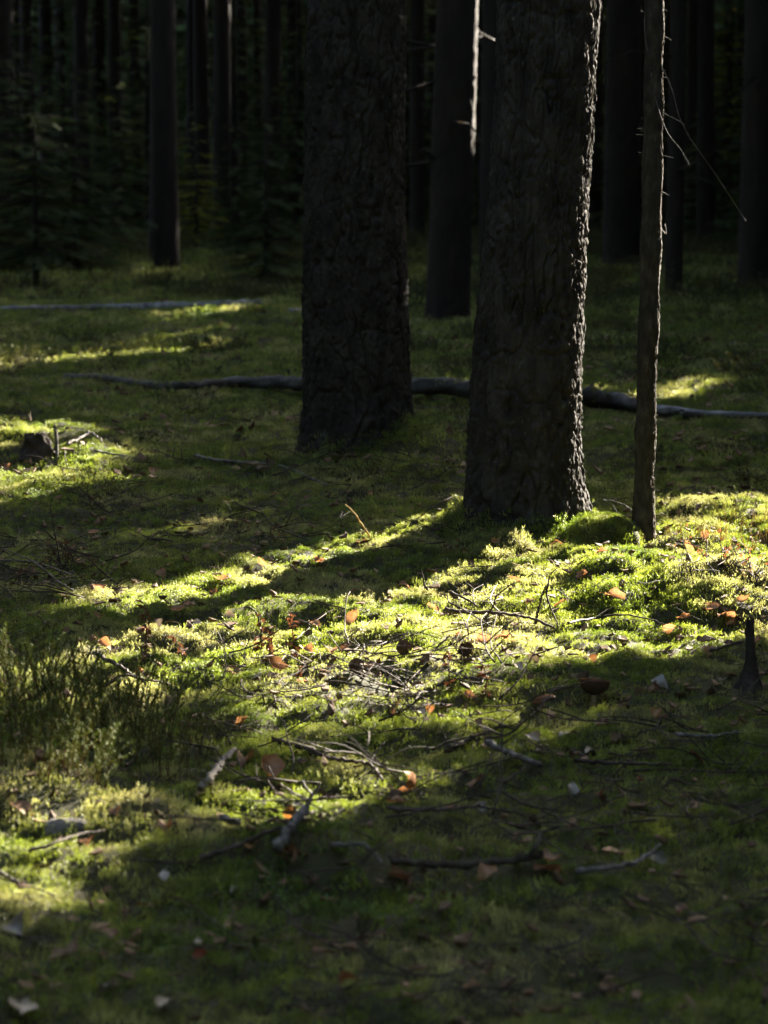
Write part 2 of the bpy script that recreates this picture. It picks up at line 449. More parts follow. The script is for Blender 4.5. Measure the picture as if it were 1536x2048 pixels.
def blocked_lines(P, strong=False):
    """True where a leaf spray at P would shade something the photograph shows in the sun"""
    d = (P[:, 2] - 0.03) / TAN_EL
    hit = lit_at(P[:, 0] - SX * d, P[:, 1] - SY * d, strong)
    if strong: return hit
    return hit | clear_hit(P)

def clear_hit(P, k=1.0, first=99):
    hit = np.zeros(len(P), bool)
    for x, y, r, z0, z1 in CLEAR[:first]:
        ax = (P[:, 0] - x) * SX + (P[:, 1] - y) * SY
        pr = np.abs((P[:, 0] - x) * SY - (P[:, 1] - y) * SX)
        za = P[:, 2] - ax * TAN_EL
        hit |= (ax > 0.3) & (pr < r * k) & (za > z0) & (za < z1)
    return hit

# ------------------------------------------------------------------ ground
def graded(lo, flo, fhi, hi, d0, grow=1.07):
    a = list(np.arange(flo, fhi + 1e-6, d0))
    s = d0; x = a[-1]
    while x < hi: s = min(s * grow, 4); x += s; a.append(x)
    s = d0; x = a[0]; pre = []
    while x > lo: s = min(s * grow, 4); x -= s; pre.append(x)
    return np.array(pre[::-1] + a)
gx = graded(-170, -1.9, 1.9, 170, 0.024, 1.06)
gy = graded(-150, 2.3, 9.5, 190, 0.024, 1.035)
GX, GY = np.meshgrid(gx, gy)
GZ = height(GX, GY)
g = obj('ground', grid_mesh('ground', np.stack([GX, GY, GZ], -1).reshape(-1, 3), len(gx), len(gy), 'ground'))
g['kind'] = 'structure'; g['label'] = 'dark peaty forest floor under the moss'

# ------------------------------------------------------------------ the three near stems
def voro_bark(th, z, ncell, dz, seed):
    a = th / (2 * math.pi) * ncell + 0.35 * vnoise(th * 3, z * 9, seed + 1)
    b = z / dz + 0.45 * vnoise(th * 4, z * 6, seed + 2)
    ia = np.floor(a); ib = np.floor(b)
    f1 = np.full(a.shape, 9.0); f2 = np.full(a.shape, 9.0); cid = np.zeros(a.shape)
    for da in (-1, 0, 1):
        for db in (-1, 0, 1):
            ca = ia + da; cb = ib + db; cm = np.mod(ca, ncell)
            jx = ca + 0.5 + 0.85 * (_hash(cm, cb, seed) - 0.5); jy = cb + 0.5 + 0.85 * (_hash(cm, cb, seed + 5) - 0.5)
            d = np.hypot(a - jx, (b - jy) * 1.0)
            nearer = d < f1
            f2 = np.where(nearer, f1, np.minimum(f2, d)); cid = np.where(nearer, _hash(cm, cb, seed + 9), cid); f1 = np.where(nearer, d, f1)
    return f2 - f1, cid

def trunk_mesh(name, line, rad, zmax, mat, nth, dz_fine, z_fine, ncell, cell_h, depth, flare=0.25, lobes=5, seed=1):
    """line: (z, x, y) samples, rad: (z, r) samples; relative to the base point"""
    line = np.asarray(line, float); rad = np.asarray(rad, float)
    zs = list(np.arange(-0.25, z_fine, dz_fine)); s = dz_fine; z = zs[-1]
    while z < zmax: s = min(s * 1.15, 0.5); z += s; zs.append(z)
    zs = np.array(zs)
    th = np.arange(nth) / nth * 2 * math.pi
    TH, Z = np.meshgrid(th, zs)
    cx = np.interp(Z, line[:, 0], line[:, 1]); cy = np.interp(Z, line[:, 0], line[:, 2]); r = np.interp(Z, rad[:, 0], rad[:, 1])
    crack, cid = voro_bark(TH, Z, ncell * 2, cell_h * 0.55, seed)
    t2 = np.clip(crack / 0.22, 0, 1)
    W = TH / (2 * math.pi) * ncell * 0.62 + 0.55 * vnoise(TH * 2.3, Z / cell_h * 0.5, seed + 3) + 0.22 * vnoise(TH * 7, Z / cell_h * 1.7, seed + 4)
    ridge = np.abs(vnoise(W, Z / cell_h * 0.16 + 0.35 * vnoise(TH * 3, Z / cell_h * 0.4, seed + 6), seed + 7))
    cross = np.abs(vnoise(W * 0.6 + 7, Z / cell_h * 0.55, seed + 8))
    t = np.clip(ridge / 0.10, 0, 1) * np.clip(0.45 + cross / 0.12, 0, 1); t = t * t * (3 - 2 * t)
    circ = np.stack([np.cos(TH + math.pi / 2), np.sin(TH + math.pi / 2)])
    fine = vnoise(TH / (2 * math.pi) * 90, Z * 55, seed + 30) * 0.5 + vnoise(TH / (2 * math.pi) * 190, Z * 120, seed + 31) * 0.3
    terr = np.round((vnoise(TH / (2 * math.pi) * 26, Z * 16, seed + 40)) * 2.2) / 2.2
    disp = depth * (t - 0.75) + depth * 0.34 * (t2 - 0.8) * t + depth * 0.30 * (cid - 0.5) * t + depth * 0.32 * fine * (0.4 + t) + depth * 0.18 * terr * t
    disp = disp * np.clip((zmax - Z) / zmax, 0.3, 1)
    lob = 1 + 0.55 * np.sin(TH * lobes + seed) + 0.3 * np.sin(TH * (lobes - 2) + 2 * seed)
    r2 = r * (1 + flare * np.exp(-np.clip(Z, 0, 9) / 0.085) * lob + 0.03 * np.sin(TH * 3 + Z * 1.3 + seed)) + disp
    V = np.stack([cx + circ[0] * r2, cy + circ[1] * r2, Z], -1).reshape(-1, 3)
    return grid_mesh(name, V, nth, len(zs), mat, wrap_u=True, smooth=True)

def needle_clumps(cent, size, per, rg, droop=0.2):
    """loose triangles spread round clump centres, needle-sprig like"""
    n = len(cent)
    c = np.repeat(cent, per, 0); k = len(c)
    d = rg.normal(size=(k, 3)); d /= np.linalg.norm(d, axis=1)[:, None]; d[:, 2] = d[:, 2] * 0.7 + droop
    L = size * rg.uniform(0.6, 1.2, (k, 1))
    sd = np.cross(d, rg.normal(size=(k, 3))); sd /= np.linalg.norm(sd, axis=1)[:, None] + 1e-9
    b = c + d * L * 0.1
    return np.stack([b - sd * L * 0.13, b + sd * L * 0.13, c + d * L], 1)

def pine_crown(seed, H, z0, rmax, nbr=38, per=9, size=0.42):
    rg = np.random.default_rng(seed); cs = []; limbs = MB()
    for i in range(nbr):
        z = z0 + (H - z0) * rg.uniform(0, 1) ** 0.9
        f = (z - z0) / (H - z0); L = rmax * (1 - 0.65 * f) * rg.uniform(0.6, 1.05)
        a = rg.uniform(0, 2 * math.pi); dv = np.array([math.cos(a), math.sin(a), rg.uniform(0.0, 0.35)])
        p = [np.array([0, 0, z]) + dv * L * t + np.array([0, 0, 0.12 * L * t * t]) for t in (0, 0.35, 0.7, 1)]
        limbs.tube(p, [0.035, 0.028, 0.018, 0.008], 4)
        for t in np.linspace(0.35, 1.0, 7):
            for _ in range(2): cs.append(np.array([0, 0, z]) + dv * L * t + rg.normal(size=3) * 0.22)
    return tri_mesh('crown', needle_clumps(np.array(cs), size, per, rg), 'pine_needle'), limbs.mesh('limb', 'bark_far')

CROWNS = [pine_crown(100 + i, 15.5, 8.0, 3.0, 62) for i in range(3)]

def near_tree(name, label, pts, base_px, nth, dzf, ncell, cell_h, depth, flare, lobes, seed, mat, top, crown=None, zf=2.1, group=None):
    """pts: (py, left px, right px) outline samples read at the stem's own depth"""
    base = gp(*base_px)
    rad0 = (pts[-1][2] - pts[-1][1]) / 2 / FPX * base[1]
    Y = base[1] + rad0
    line = []; rad = []
    for py, l, r in pts:
        a = at_depth((l + r) / 2, py, Y); line.append((a[2], a[0], Y)); rad.append((a[2], (r - l) / 2 / FPX * Y))
    line.sort(); rad.sort()
    bx, by, bz = line[0][1], Y, float(height(line[0][1], Y)) - 0.02
    ln = np.array(line) - np.array([bz, bx, by]); rd = np.array(rad); rd[:, 0] -= bz
    # carry the stem on upward at the same lean
    sl = (ln[-1, 1] - ln[0, 1]) / (ln[-1, 0] - ln[0, 0])
    ln = np.vstack([ln, [top, ln[-1, 1] + sl * 0.5 * (top - ln[-1, 0]), 0]])
    rd = np.vstack([rd, [top, rd[-1, 1] * 0.3]])
    t = thing(name, label, 'tree', (bx, by, bz), group)
    obj('trunk', trunk_mesh('trunk', ln, rd, top, mat, nth, dzf, zf, ncell, cell_h, depth, flare, lobes, seed), t)
    if crown is not None:
        c, l = CROWNS[crown]
        off = (np.interp(11, ln[:, 0], ln[:, 1]), 0, top - 15.5)
        obj('crown', c, t, off); obj('limbs', l, t, off)['kind'] = 'stuff'
    return t, np.array([bx, by, bz]), ln, rd

T2, b2, ln2, rd2 = near_tree('pine_tree', 'thick furrowed pine with sun along one edge, at the edge of the sunlit moss',
    [(-300, 1012, 1200), (0, 1001, 1194), (200, 998, 1186), (400, 984, 1174), (600, 962, 1167), (800, 946, 1161), (1000, 937, 1160), (1050, 934, 1162)],
    (1050, 1068), 300, 0.006, 19, 0.115, 0.019, 0.26, 5, 3, 'bark', 15.5, 0)
T1, b1, ln1, rd1 = near_tree('pine_tree', 'thick furrowed pine wholly in shade, rising from a dark mossy mound',
    [(-300, 624, 812), (0, 622, 811), (200, 618, 808), (400, 614, 808), (600, 612, 814), (800, 611, 820), (890, 609, 826)],
    (718, 905), 280, 0.007, 20, 0.12, 0.021, 0.18, 6, 8, 'bark', 16.0, 1)
T3, b3, ln3, rd3 = near_tree('slender_tree', 'slender thin-stemmed dead tree with twig stubs beside the thick sun-edged pine',
    [(-300, 1294, 1326), (-60, 1291, 1325), (0, 1289, 1325), (60, 1292, 1328), (130, 1289, 1323), (200, 1287, 1326), (270, 1288, 1323), (340, 1284, 1325), (420, 1285, 1321), (500, 1280, 1322), (580, 1281, 1316), (650, 1277, 1318), (720, 1274, 1312), (800, 1275, 1311), (870, 1270, 1311), (950, 1271, 1306), (1020, 1267, 1308), (1075, 1265, 1307)],
    (1285, 1085), 64, 0.006, 11, 0.035, 0.0062, 0.35, 4, 5, 'bark_thin', 6.5)
for b, ln, rd in ((b2, ln2, rd2), (b3, ln3, rd3)):
    e, r = (0.16, 0.06) if b is b2 else (0.025, 0.06)
    CLEAR.append((b[0] + np.interp(0.6, ln[:, 0], ln[:, 1]) + SY * e, b[1] - SX * e, r, 0.02, 1.75))

# twigs, shoots and stubs on the slender stem (pixel shapes at that stem's depth)
def stem_twig(px, r0, r1, mat, depth_off=0.0):
    Y = b3[1]
    P = np.array([at_depth(x, y, Y + depth_off * k / max(1, len(px) - 1)) for k, (x, y) in enumerate(px)]) - b3
    mb = MB(); q = spline(P, 6 * len(px)); mb.tube(q, np.linspace(r0, r1, len(q)), 5)
    return obj('twig', mb.mesh('twig', mat), T3)
stem_twig([(1300, -20), (1290, 25), (1290, 70), (1297, 110), (1306, 170), (1316, 215), (1335, 265), (1362, 300), (1381, 334)], 0.0016, 0.0007, 'twig_grey', -0.05)
stem_twig([(1322, 130), (1332, 150), (1346, 185), (1356, 225), (1366, 250), (1381, 278)], 0.0018, 0.0008, 'twig_grey', -0.03)
stem_twig([(1318, 220), (1338, 232), (1360, 243), (1370, 250)], 0.0016, 0.0008, 'twig_grey', -0.02)
stem_twig([(1322, 18), (1336, 22)], 0.0016, 0.0006, 'twig_grey'); stem_twig([(1322, 68), (1342, 80)], 0.0016, 0.0006, 'twig_grey')
stem_twig([(1320, 310), (1348, 316)], 0.0018, 0.0006, 'twig_pale'); stem_twig([(1318, 380), (1338, 391)], 0.0018, 0.0006, 'twig_pale')
stem_twig([(1318, 452), (1332, 468), (1330, 448)], 0.0018, 0.0008, 'twig_pale'); stem_twig([(1284, 530), (1276, 524)], 0.0018, 0.0006, 'twig_grey')
stem_twig([(1310, 640), (1320, 634)], 0.0018, 0.0006, 'twig_grey')
rs = np.random.default_rng(11)
for k in range(46):
    y = rs.uniform(0, 1050); c = np.interp(y, [0, 1075], [1307, 1286]); s = 1 if rs.random() < 0.75 else -1
    x0 = c + s * 17; L = rs.uniform(4, 14)
    stem_twig([(x0 - s * 4, y), (x0 + s * L, y + rs.uniform(-6, 6))], 0.0022, 0.0007, 'bark_thin', rs.uniform(-0.02, 0.02))
mb = MB(); mb.tube(spline([at_depth(1381, 278, b3[1] - 0.03), at_depth(1432, 350, b3[1] + 0.1), at_depth(1492, 442, b3[1] + 0.25)], 12), 0.00028, 3)
tag(obj('spider_thread', mb.mesh('spider_thread', 'silk')), 'single fine spider thread slanting away from the slender stem\'s twigs', 'thread')

# mossy root between the pine and the slender stem: cushion built as a low dome thing
def dome(name, cpx, rx, ry, rz, mat, label, cat, seed):
    c = gp(*cpx); nu, nv = 40, 16
    u = np.arange(nu) / nu * 2 * math.pi; v = np.linspace(0, 1, nv)
    U, V = np.meshgrid(u, v); rr = np.sin(V * math.pi / 2) ; zz = np.cos(V * math.pi / 2)
    k = 1 + 0.22 * vnoise(np.cos(U) * 2 + 5, np.sin(U) * 2 + V * 2, seed)
    P = np.stack([rx * rr * np.cos(U) * k, ry * rr * np.sin(U) * k, rz * zz * k - 0.015], -1).reshape(-1, 3)
    o = obj(name, grid_mesh(name, P[::-1], nu, nv, mat, wrap_u=True), None, c)
    tag(o, label, cat); return o, c
DOMES = []
o, c = dome('mossy_root', (1205, 1083), 0.105, 0.11, 0.085, 'ground', 'moss-covered root hump between the thick pine and the slender stem', 'root', 4); DOMES.append((c, 0.105, 0.11, 0.085))

# ------------------------------------------------------------------ fallen logs
LOGS = []
def log(name, label, px, rpx, mat, sides=12, buried=0.0, stubs=(), pale_end=0):
    P = []; Rr = []
    for (x, y), r in zip(px, rpx):
        p = gp(x, y + r); rm = r / FPX * p[1]; P.append(p + np.array([0, 0, rm * (1 - buried)])); Rr.append(rm)
    c = P[len(P) // 2].copy(); c[2] = height(c[0], c[1])
    t = thing(name, label, 'log', c)
    n = 90; q = spline(np.array(P) - c, n); rr = np.interp(np.linspace(0, len(P) - 1, n), np.arange(len(P)), Rr)
    rr = rr * (1 + 0.10 * vnoise(np.arange(n) * 0.31, np.zeros(n), 3))
    q[:, 2] += 0.008 * vnoise(np.arange(n) * 0.2, np.ones(n), 8)
    mb = MB(); mb.tube(q, rr, sides, True, 0.15, 5); obj('stem', mb.mesh('stem', mat), t)
    LOGS.append((np.array(q) + c, rr))
    if pale_end:
        k0 = int(n * pale_end); m2 = MB(); m2.tube(q[k0:] + [0, 0, 0.003], rr[k0:] * 1.06 * np.linspace(0.9, 1.0, n - k0), sides, True, 0.05, 6)  # last stretch of the stem drawn again in a paler wood colour
        obj('pale_end', m2.mesh('pale_end', 'logpale'), t)['label'] = 'paler end of the log'
    for s in stubs:
        Y = P[s[0]][1] - 0.02
        sp = np.array([at_depth(x, y, Y - 0.01 * k) for k, (x, y) in enumerate(s[1])]) - c
        mb = MB(); qq = spline(sp, 8); mb.tube(qq, np.linspace(s[2], s[2] * 0.4, 8), 6); obj('branch_stub', mb.mesh('branch_stub', mat), t)
    return t
log('fallen_log', 'long crooked fallen log lying behind the two thick pines',
    [(130, 757), (220, 762), (300, 775), (370, 777), (450, 773), (540, 772), (620, 776), (730, 778), (840, 781), (940, 788), (1060, 793), (1165, 802), (1230, 813), (1300, 824), (1380, 832), (1460, 836), (1600, 836)],
    [6, 7, 8, 9, 11, 13, 14, 15, 16, 16, 17, 18, 16, 12, 8, 7, 6], 'logwood', 14, -0.6,
    [(5, [(590, 775), (582, 755), (575, 738)], 0.012), (4, [(490, 780), (488, 792), (486, 800)], 0.014), (9, [(905, 795), (915, 812)], 0.014), (12, [(1205, 795), (1212, 782)], 0.010)], 0.80)
log('fallen_log', 'pale weathered fallen log far off behind the sunlit hummock',
    [(-60, 622), (40, 620), (140, 620), (230, 618), (330, 617), (420, 615), (490, 610), (525, 609)], [4, 5, 6, 6, 7, 7, 6, 3], 'logpale', 12, -0.7,
    [(6, [(500, 606), (520, 600)], 0.02)])
log('fallen_branch', 'short pale piece of branch far off beside the shaded thick pine', [(580, 622), (615, 622), (660, 625)], [5, 5, 4], 'logpale', 8)

# ------------------------------------------------------------------ background pines
def far_trunk(seed, r=0.17):
    return trunk_mesh('trunk', [(-1, 0, 0), (5, rs.normal() * 0.06, 0), (15, rs.normal() * 0.3, 0)], [(-1, r), (0, r), (6, r * 0.85), (15, r * 0.35)], 15.0, 'bark_far', 40, 0.05, 4.0, 12, 0.16, 0.016, 0.16, 5, seed)
FAR = [far_trunk(200 + i) for i in range(4)]
LEANTREE = trunk_mesh('trunk', [(-1, -0.05, 0), (0, 0, 0), (2.6, 0.085, 0), (6, 0.2, 0), (15, 0.4, 0)], [(-1, 0.16), (0, 0.158), (3, 0.145), (15, 0.06)], 15.0, 'bark_far', 60, 0.03, 4.0, 14, 0.15, 0.016, 0.16, 5, 31)
def dead_branches(seed):
    rg = np.random.default_rng(seed); mb = MB()
    for i in range(22):
        z = rg.uniform(1.0, 8.0); a = rg.uniform(0, 6.28); L = rg.uniform(0.25, 1.1); d = np.array([math.cos(a), math.sin(a), rg.uniform(-0.35, 0.15)]); o = np.array([0, 0, z])
        mb.tube([o + d * 0.08, o + d * (0.1 + L * 0.5) + rg.normal(size=3) * 0.03, o + d * (0.1 + L) + [0, 0, -0.12 * L]], [0.014, 0.009, 0.003], 4)
    return mb.mesh('dead_branches', 'bark_far')
DEADB = [dead_branches(260 + i) for i in range(4)]
def bg_pine(px, py, wpx, label, k, group=None, trunk=None, crown=True, name='pine_tree'):
    c = gp(px, py); s = (wpx / 2 / FPX * c[1]) / 0.17 if trunk is None else 1.0
    t = thing(name, label, 'tree', (c[0], c[1], float(height(c[0], c[1])) - 0.03), group)
    obj('trunk', trunk or FAR[k % 4], t, None, (0, 0, k * 1.7 if trunk is None else 0), (s, s, 1))
    obj('dead_branches', DEADB[k % 4], t, None, (0, 0, k * 0.9))['kind'] = 'stuff'
    if crown:
        cr, lm = CROWNS[k % 3]; z = -0.8 + (k * 0.37) % 1.5
        obj('crown', cr, t, (0, 0, z), (0, 0, k * 2.1)); obj('limbs', lm, t, (0, 0, z), (0, 0, k * 2.1))['kind'] = 'stuff'
    return c
cB = bg_pine(893, 640, 82, 'pine trunk with an orange sunlit edge standing in the gap between the two thick pines', 1, trunk=LEANTREE)
CLEAR.append((cB[0] + 0.14, cB[1] - 0.05, 0.22, 1.3, 3.0))
bg_pine(322, 528, 52, 'dark pine trunk in front of the yellow-green gap, left of the bushy young spruce', 2)
bg_pine(1240, 532, 72, 'stout dark pine trunk in the gap between the sun-edged pine and the slender stem', 3)
bg_pine(1347, 590, 34, 'thin dark pine trunk close behind the slender stem', 4)
bg_pine(1512, 575, 76, 'stout dark pine trunk beside the tall sun-tinted young spruce', 5)
GRP = 'shaded pine trunks deep in the wood'
LBL = 'dim slender pine trunk deep in the dark wood'
k = 10
for px, Z, wp in [(445, 44, 36), (165, 47, 30), (12, 36, 34), (95, 50, 26), (235, 49, 26), (545, 46, 32), (588, 52, 26), (385, 53, 22), (490, 52, 22), (38, 53, 20),
                  (835, 42, 30), (985, 40, 34), (1412, 42, 34), (1382, 50, 26), (1190, 50, 24), (1452, 52, 24), (130, 53, 20), (275, 52, 22), (412, 53, 18), (200, 53, 20),
                  (812, 53, 20), (868, 50, 22), (962, 52, 20), (1290, 53, 20), (1325, 50, 22), (1480, 51, 22), (60, 48, 26), (520, 53, 18), (1530, 53, 20)]:
    bg_pine(px, 380 + FPX / Z, wp, LBL, k, GRP); k += 1
# pines of the surrounding wood, many added so their crowns dim the sky
rw = np.random.default_rng(41); spots = [(-5.2, 17), (-7.5, 23), (-9, 31), (-6, 38), (-4.9, 20), (6.6, 33), (8.5, 42), (1.2, 27), (-0.8, 42), (3, 48), (-3.5, 47), (-0.3, 33), (2.2, 38), (-2.6, 29)]
for tr in range(4000):
    x, y = rw.uniform(-26, 22), rw.uniform(-24, 46)
    inview = abs(x) < 0.159 * y + 1.6 and y > 0
    sunward = x > 0.159 * y + 1 and y > -4 and x > 0
    if inview or sunward or math.hypot(x, y - 3) < 8.5 or min(math.hypot(x - a, y - b) for a, b in spots) < 2.7: continue
    spots.append((x, y))
for x, y in spots:
    t = thing('pine_tree', 'tall pine of the surrounding wood, added so its crown dims the sky', 'tree', (x, y, float(height(x, y)) - 0.03), 'pines of the surrounding wood, many added to dim the sky')
    obj('trunk', FAR[k % 4], t, None, (0, 0, k), (0.9, 0.9, 1)); cr, lm = CROWNS[k % 3]
    obj('crown', cr, t, (0, 0, -0.5), (0, 0, k * 1.3)); obj('limbs', lm, t, (0, 0, -0.5), (0, 0, k * 1.3))['kind'] = 'stuff'; k += 1
print('pines', len(spots))

# ------------------------------------------------------------------ spruces
_sp = []
for i in range(5):
    for sgn in (-1, 1):
        x0 = 0.08 + i * 0.17; L = 0.42 * (1 - 0.13 * i)
        _sp.append([(x0, 0, 0), (x0 + 0.10, 0, 0), (x0 + 0.30 * (L / .42) + .1, sgn * L, -0.06)])
_sp.append([(0, -0.025, 0), (0, 0.025, 0), (1.1, 0, 0)])
SPRAY = np.array(_sp)
def spruce_sprays(H, Rb, rg, z0=0.15, dens=1.0, whorl=0.20):
    pos = []; dr = []; sz = []; br = []
    z = z0
    while z < H - 0.1:
        f = z / H; L0 = Rb * (1 - f) ** 0.85 + 0.06
        for b in range(int(7 * dens) if L0 > 0.3 else 5):
            a = rg.uniform(0, 2 * math.pi); L = L0 * rg.uniform(0.7, 1.1); zz = z + rg.uniform(-0.07, 0.07)
            d = np.array([math.cos(a), math.sin(a), -0.12 - 0.18 * (1 - f)])
            br.append((zz, d, L))
            n = max(2, int(L / (0.085 if dens > 1.5 else 0.12)))
            for j in range(n):
                t = (j + rg.uniform(0.2, 0.9)) / n
                side = rg.choice([-1, 1]) * rg.uniform(0.15, 0.8) * (1 - 0.5 * t)
                dd = d + side * np.array([-d[1], d[0], 0]) + np.array([0, 0, rg.uniform(-0.25, 0.05)])
                pos.append(np.array([0, 0, zz]) + d * L * t + np.array([0, 0, 0.10 * L * t * t])); dr.append(dd / np.linalg.norm(dd)); sz.append(rg.uniform(0.14, 0.24) * (0.6 + 0.35 * min(1, L0) if dens > 1.5 else 0.7 + 0.5 * min(1, L0)))
        z += whorl * rg.uniform(0.8, 1.2)
    return np.array(pos), np.array(dr), np.array(sz), br
_sl = [[(x0, 0, 0), (x0 + 0.32, 0, 0), (x0 + 0.42, sg * 0.40, -0.06)] for x0 in (0.05, 0.5) for sg in (-1, 1)]
SPRAY_LITE = np.array(_sl + [[(0, -0.03, 0), (0, 0.03, 0), (1.1, 0, 0)]])
def sprays_to_tris(pos, dr, sz, rg, SPRAY=SPRAY):
    n = len(pos); up = np.tile([0, 0, 1.0], (n, 1)) + rg.normal(size=(n, 3)) * 0.35
    y = np.cross(up, dr); y /= np.linalg.norm(y, axis=1)[:, None] + 1e-9; zz = np.cross(dr, y)
    S = SPRAY.reshape(-1, 3)
    V = pos[:, None, :] + sz[:, None, None] * (S[None, :, 0:1] * dr[:, None, :] + S[None, :, 1:2] * y[:, None, :] + S[None, :, 2:3] * zz[:, None, :])
    return V.reshape(-1, 3, 3)
TPL = {}
def template(kind):
    """spray layout of a spruce 6 m high; kind: thin, dense"""
    if kind not in TPL:
        rg = np.random.default_rng(2000 + len(TPL)); TPL[kind] = spruce_sprays(12.0 if kind[0] == 'h' else 6.0, 1.5 if kind[0] == 'h' else 1.2, rg, 0.1, 1.1 if kind[0] == 't' else 1.7)
    return TPL[kind]
WOOD = {}
def shared_spruce(kind):
    if kind not in WOOD:
        pos, dr, sz, br = template(kind); rg = np.random.default_rng(5)
        mb = MB()
        for zz, d, L in br: mb.tube([np.array([0, 0, zz]), np.array([0, 0, zz]) + d * L * 0.5 + [0, 0, .025 * L], np.array([0, 0, zz]) + d * L + [0, 0, .1 * L]], [0.008, 0.006, 0.002], 3, False)
        tb = MB(); tb.tube([(0, 0, -0.2), (0.01, 0, 2.4), (0, 0.01, 6)], [0.08, 0.05, 0.006], 7)
        WOOD[kind] = (tb.mesh('trunk', 'bark_far'), mb.mesh('branches', 'bark_far'), tri_mesh('crown', sprays_to_tris(pos, dr, sz, rg), 'needle'))
    return WOOD[kind]
def spruce(x, y, H, Rb, label, seed, group=None, dens=1.0, cull=False, z0=0.15, name='spruce_tree', share=None, mat='needle'):
    rg = np.random.default_rng(seed); gz = float(height(x, y)) - 0.03
    base = np.array([x, y, gz])
    if share:
        t = thing(name, label, 'tree', base, group); s = (Rb / 1.2, Rb / 1.2, H / 6); rz = (0, 0, seed * 1.37)
        tr, brn, cr = shared_spruce(share)
        obj('trunk', tr, t, None, rz, s); obj('branches', brn, t, None, rz, s)['kind'] = 'stuff'; obj('crown', cr, t, None, rz, s)
        return t
    if cull:
        pos, dr, sz, br = template('h%d' % (seed % 3))
        ca, sa = math.cos(seed * 1.9), math.sin(seed * 1.9); rot = np.array([[ca, -sa, 0], [sa, ca, 0], [0, 0, 1.0]])
        k3 = np.array([Rb / 1.5, Rb / 1.5, H / 12]); pos = (pos @ rot.T) * k3; dr = dr @ rot.T
        br = [(zz * H / 12, rot @ d, L * Rb / 1.5) for zz, d, L in br]
        bad = np.zeros(len(pos), bool)
        for f in (0.35, 0.75): bad |= blocked_lines(pos + dr * sz[:, None] * f + base)
        side = np.stack([-dr[:, 1], dr[:, 0], dr[:, 2] * 0], -1)
        for f, q in ((0.0, 0), (1.05, 0), (0.5, 0.4), (0.5, -0.4)): bad |= blocked_lines(pos + (dr * f + side * q) * sz[:, None] + base)
        d = (pos[:, 2] + gz) / TAN_EL; lx = pos[:, 0] + x - SX * d; ly = pos[:, 1] + y - SY * d
        out = (np.abs(lx) > 0.159 * ly * 1.1 + 0.4) | (ly < 2.3)
        bad |= out & (rg.uniform(size=len(pos)) < 0.72); sz = np.where(out, sz * 1.45, sz)
        pos, dr, sz = pos[~bad], dr[~bad], sz[~bad]
        zz = np.array([b[0] for b in br]); up = np.stack([zz * 0, zz * 0, zz], -1); dl = np.array([b[1] * b[2] for b in br])
        kb = np.zeros(len(br), bool)
        for f in (0.15, 0.4, 0.65, 0.9): kb |= blocked_lines(up + dl * f + base)
        br = [b for b, q in zip(br, kb) if not q and (b[0] < 5 or rg.uniform() < 0.5)]
    else:
        pos, dr, sz, br = spruce_sprays(H, Rb, rg, z0, dens)
    t = thing(name, label, 'tree', base, group)
    mb = MB(); mb.tube([(0, 0, -0.2), (0.01, 0, H * 0.4), (0, 0.01, H)], [0.007 * H + 0.02, 0.005 * H + 0.012, 0.004], 7); obj('trunk', mb.mesh('trunk', 'bark_far'), t)
    if br:
        mb = MB()
        for zz, d, L in br: mb.tube([np.array([0, 0, zz]), np.array([0, 0, zz]) + d * L * 0.5 + [0, 0, .025 * L], np.array([0, 0, zz]) + d * L + [0, 0, .1 * L]], [0.008, 0.006, 0.002], 3, False)
        obj('branches', mb.mesh('branches', 'bark_far'), t)['kind'] = 'stuff'
    if len(pos): obj('crown', tri_mesh('crown', sprays_to_tris(pos, dr, sz, rg, SPRAY_LITE if cull else SPRAY), mat), t)
    return t
def spruce_px(px, py, H, Rb, label, seed, **kw):
    c = gp(px, py); return spruce(c[0], c[1], H, Rb, label, seed, **kw)
spruce_px(72, 575, 2.7, 0.75, 'bushy young spruce with a bare dark foot beyond the pale fallen log', 301, z0=0.45, dens=2.6)
spruce_px(532, 572, 2.2, 0.55, 'low dense young spruce close beside the shaded thick pine', 302, dens=2.6)
spruce_px(245, 500, 3.0, 0.75, 'young spruce standing behind the dark trunk and the bushy spruce', 303, z0=0.4, dens=2.4)
spruce_px(1425, 492, 2.6, 0.9, 'squat dark spruce low in front of the tall sun-tinted young spruce', 304, dens=2.4)
spruce_px(1452, 380 + FPX / 45, 5.2, 0.75, 'young spruce with sun glow painted into its yellow-green foliage between two stout dark trunks', 305, z0=1.7, dens=2.2, mat='yellow_green', name='young_tree')
spruce_px(392, 380 + FPX / 40, 2.2, 0.55, 'low young spruce with sun glow painted into its yellow-green foliage beside the dark pine trunk', 306, z0=0.3, dens=2.2, mat='yellow_green', name='young_tree')
spruce_px(990, 455, 6.0, 1.1, 'dark spruce seen in the narrow gap beside the sun-edged pine', 307)
spruce_px(150, 548, 2.6, 0.95, 'wide low spruce standing between the bushy young spruce and the dark pine trunk', 311, dens=2.6)
spruce_px(-20, 540, 3.2, 1.0, 'wide spruce with drooping boughs left of the bushy young spruce', 312, dens=2.4)
spruce_px(475, 520, 2.2, 0.6, 'small spruce right beside the dark pine trunk in the gap', 313, dens=2.4)
spruce_px(595, 520, 3.4, 0.9, 'spruce half hidden behind the shaded thick pine', 314, dens=2.4)
spruce_px(270, 478, 3.6, 1.0, 'full spruce behind the wide low spruce', 315, dens=2.2)
spruce_px(1180, 470, 3.4, 0.9, 'dark spruce half hidden behind the sun-edged thick pine', 316, dens=2.2)
spruce_px(1530, 500, 3.0, 0.9, 'dark spruce behind the stout trunk near the tall sun-tinted young spruce', 317, dens=2.2)
SG = 'young spruces in the depths of the wood'
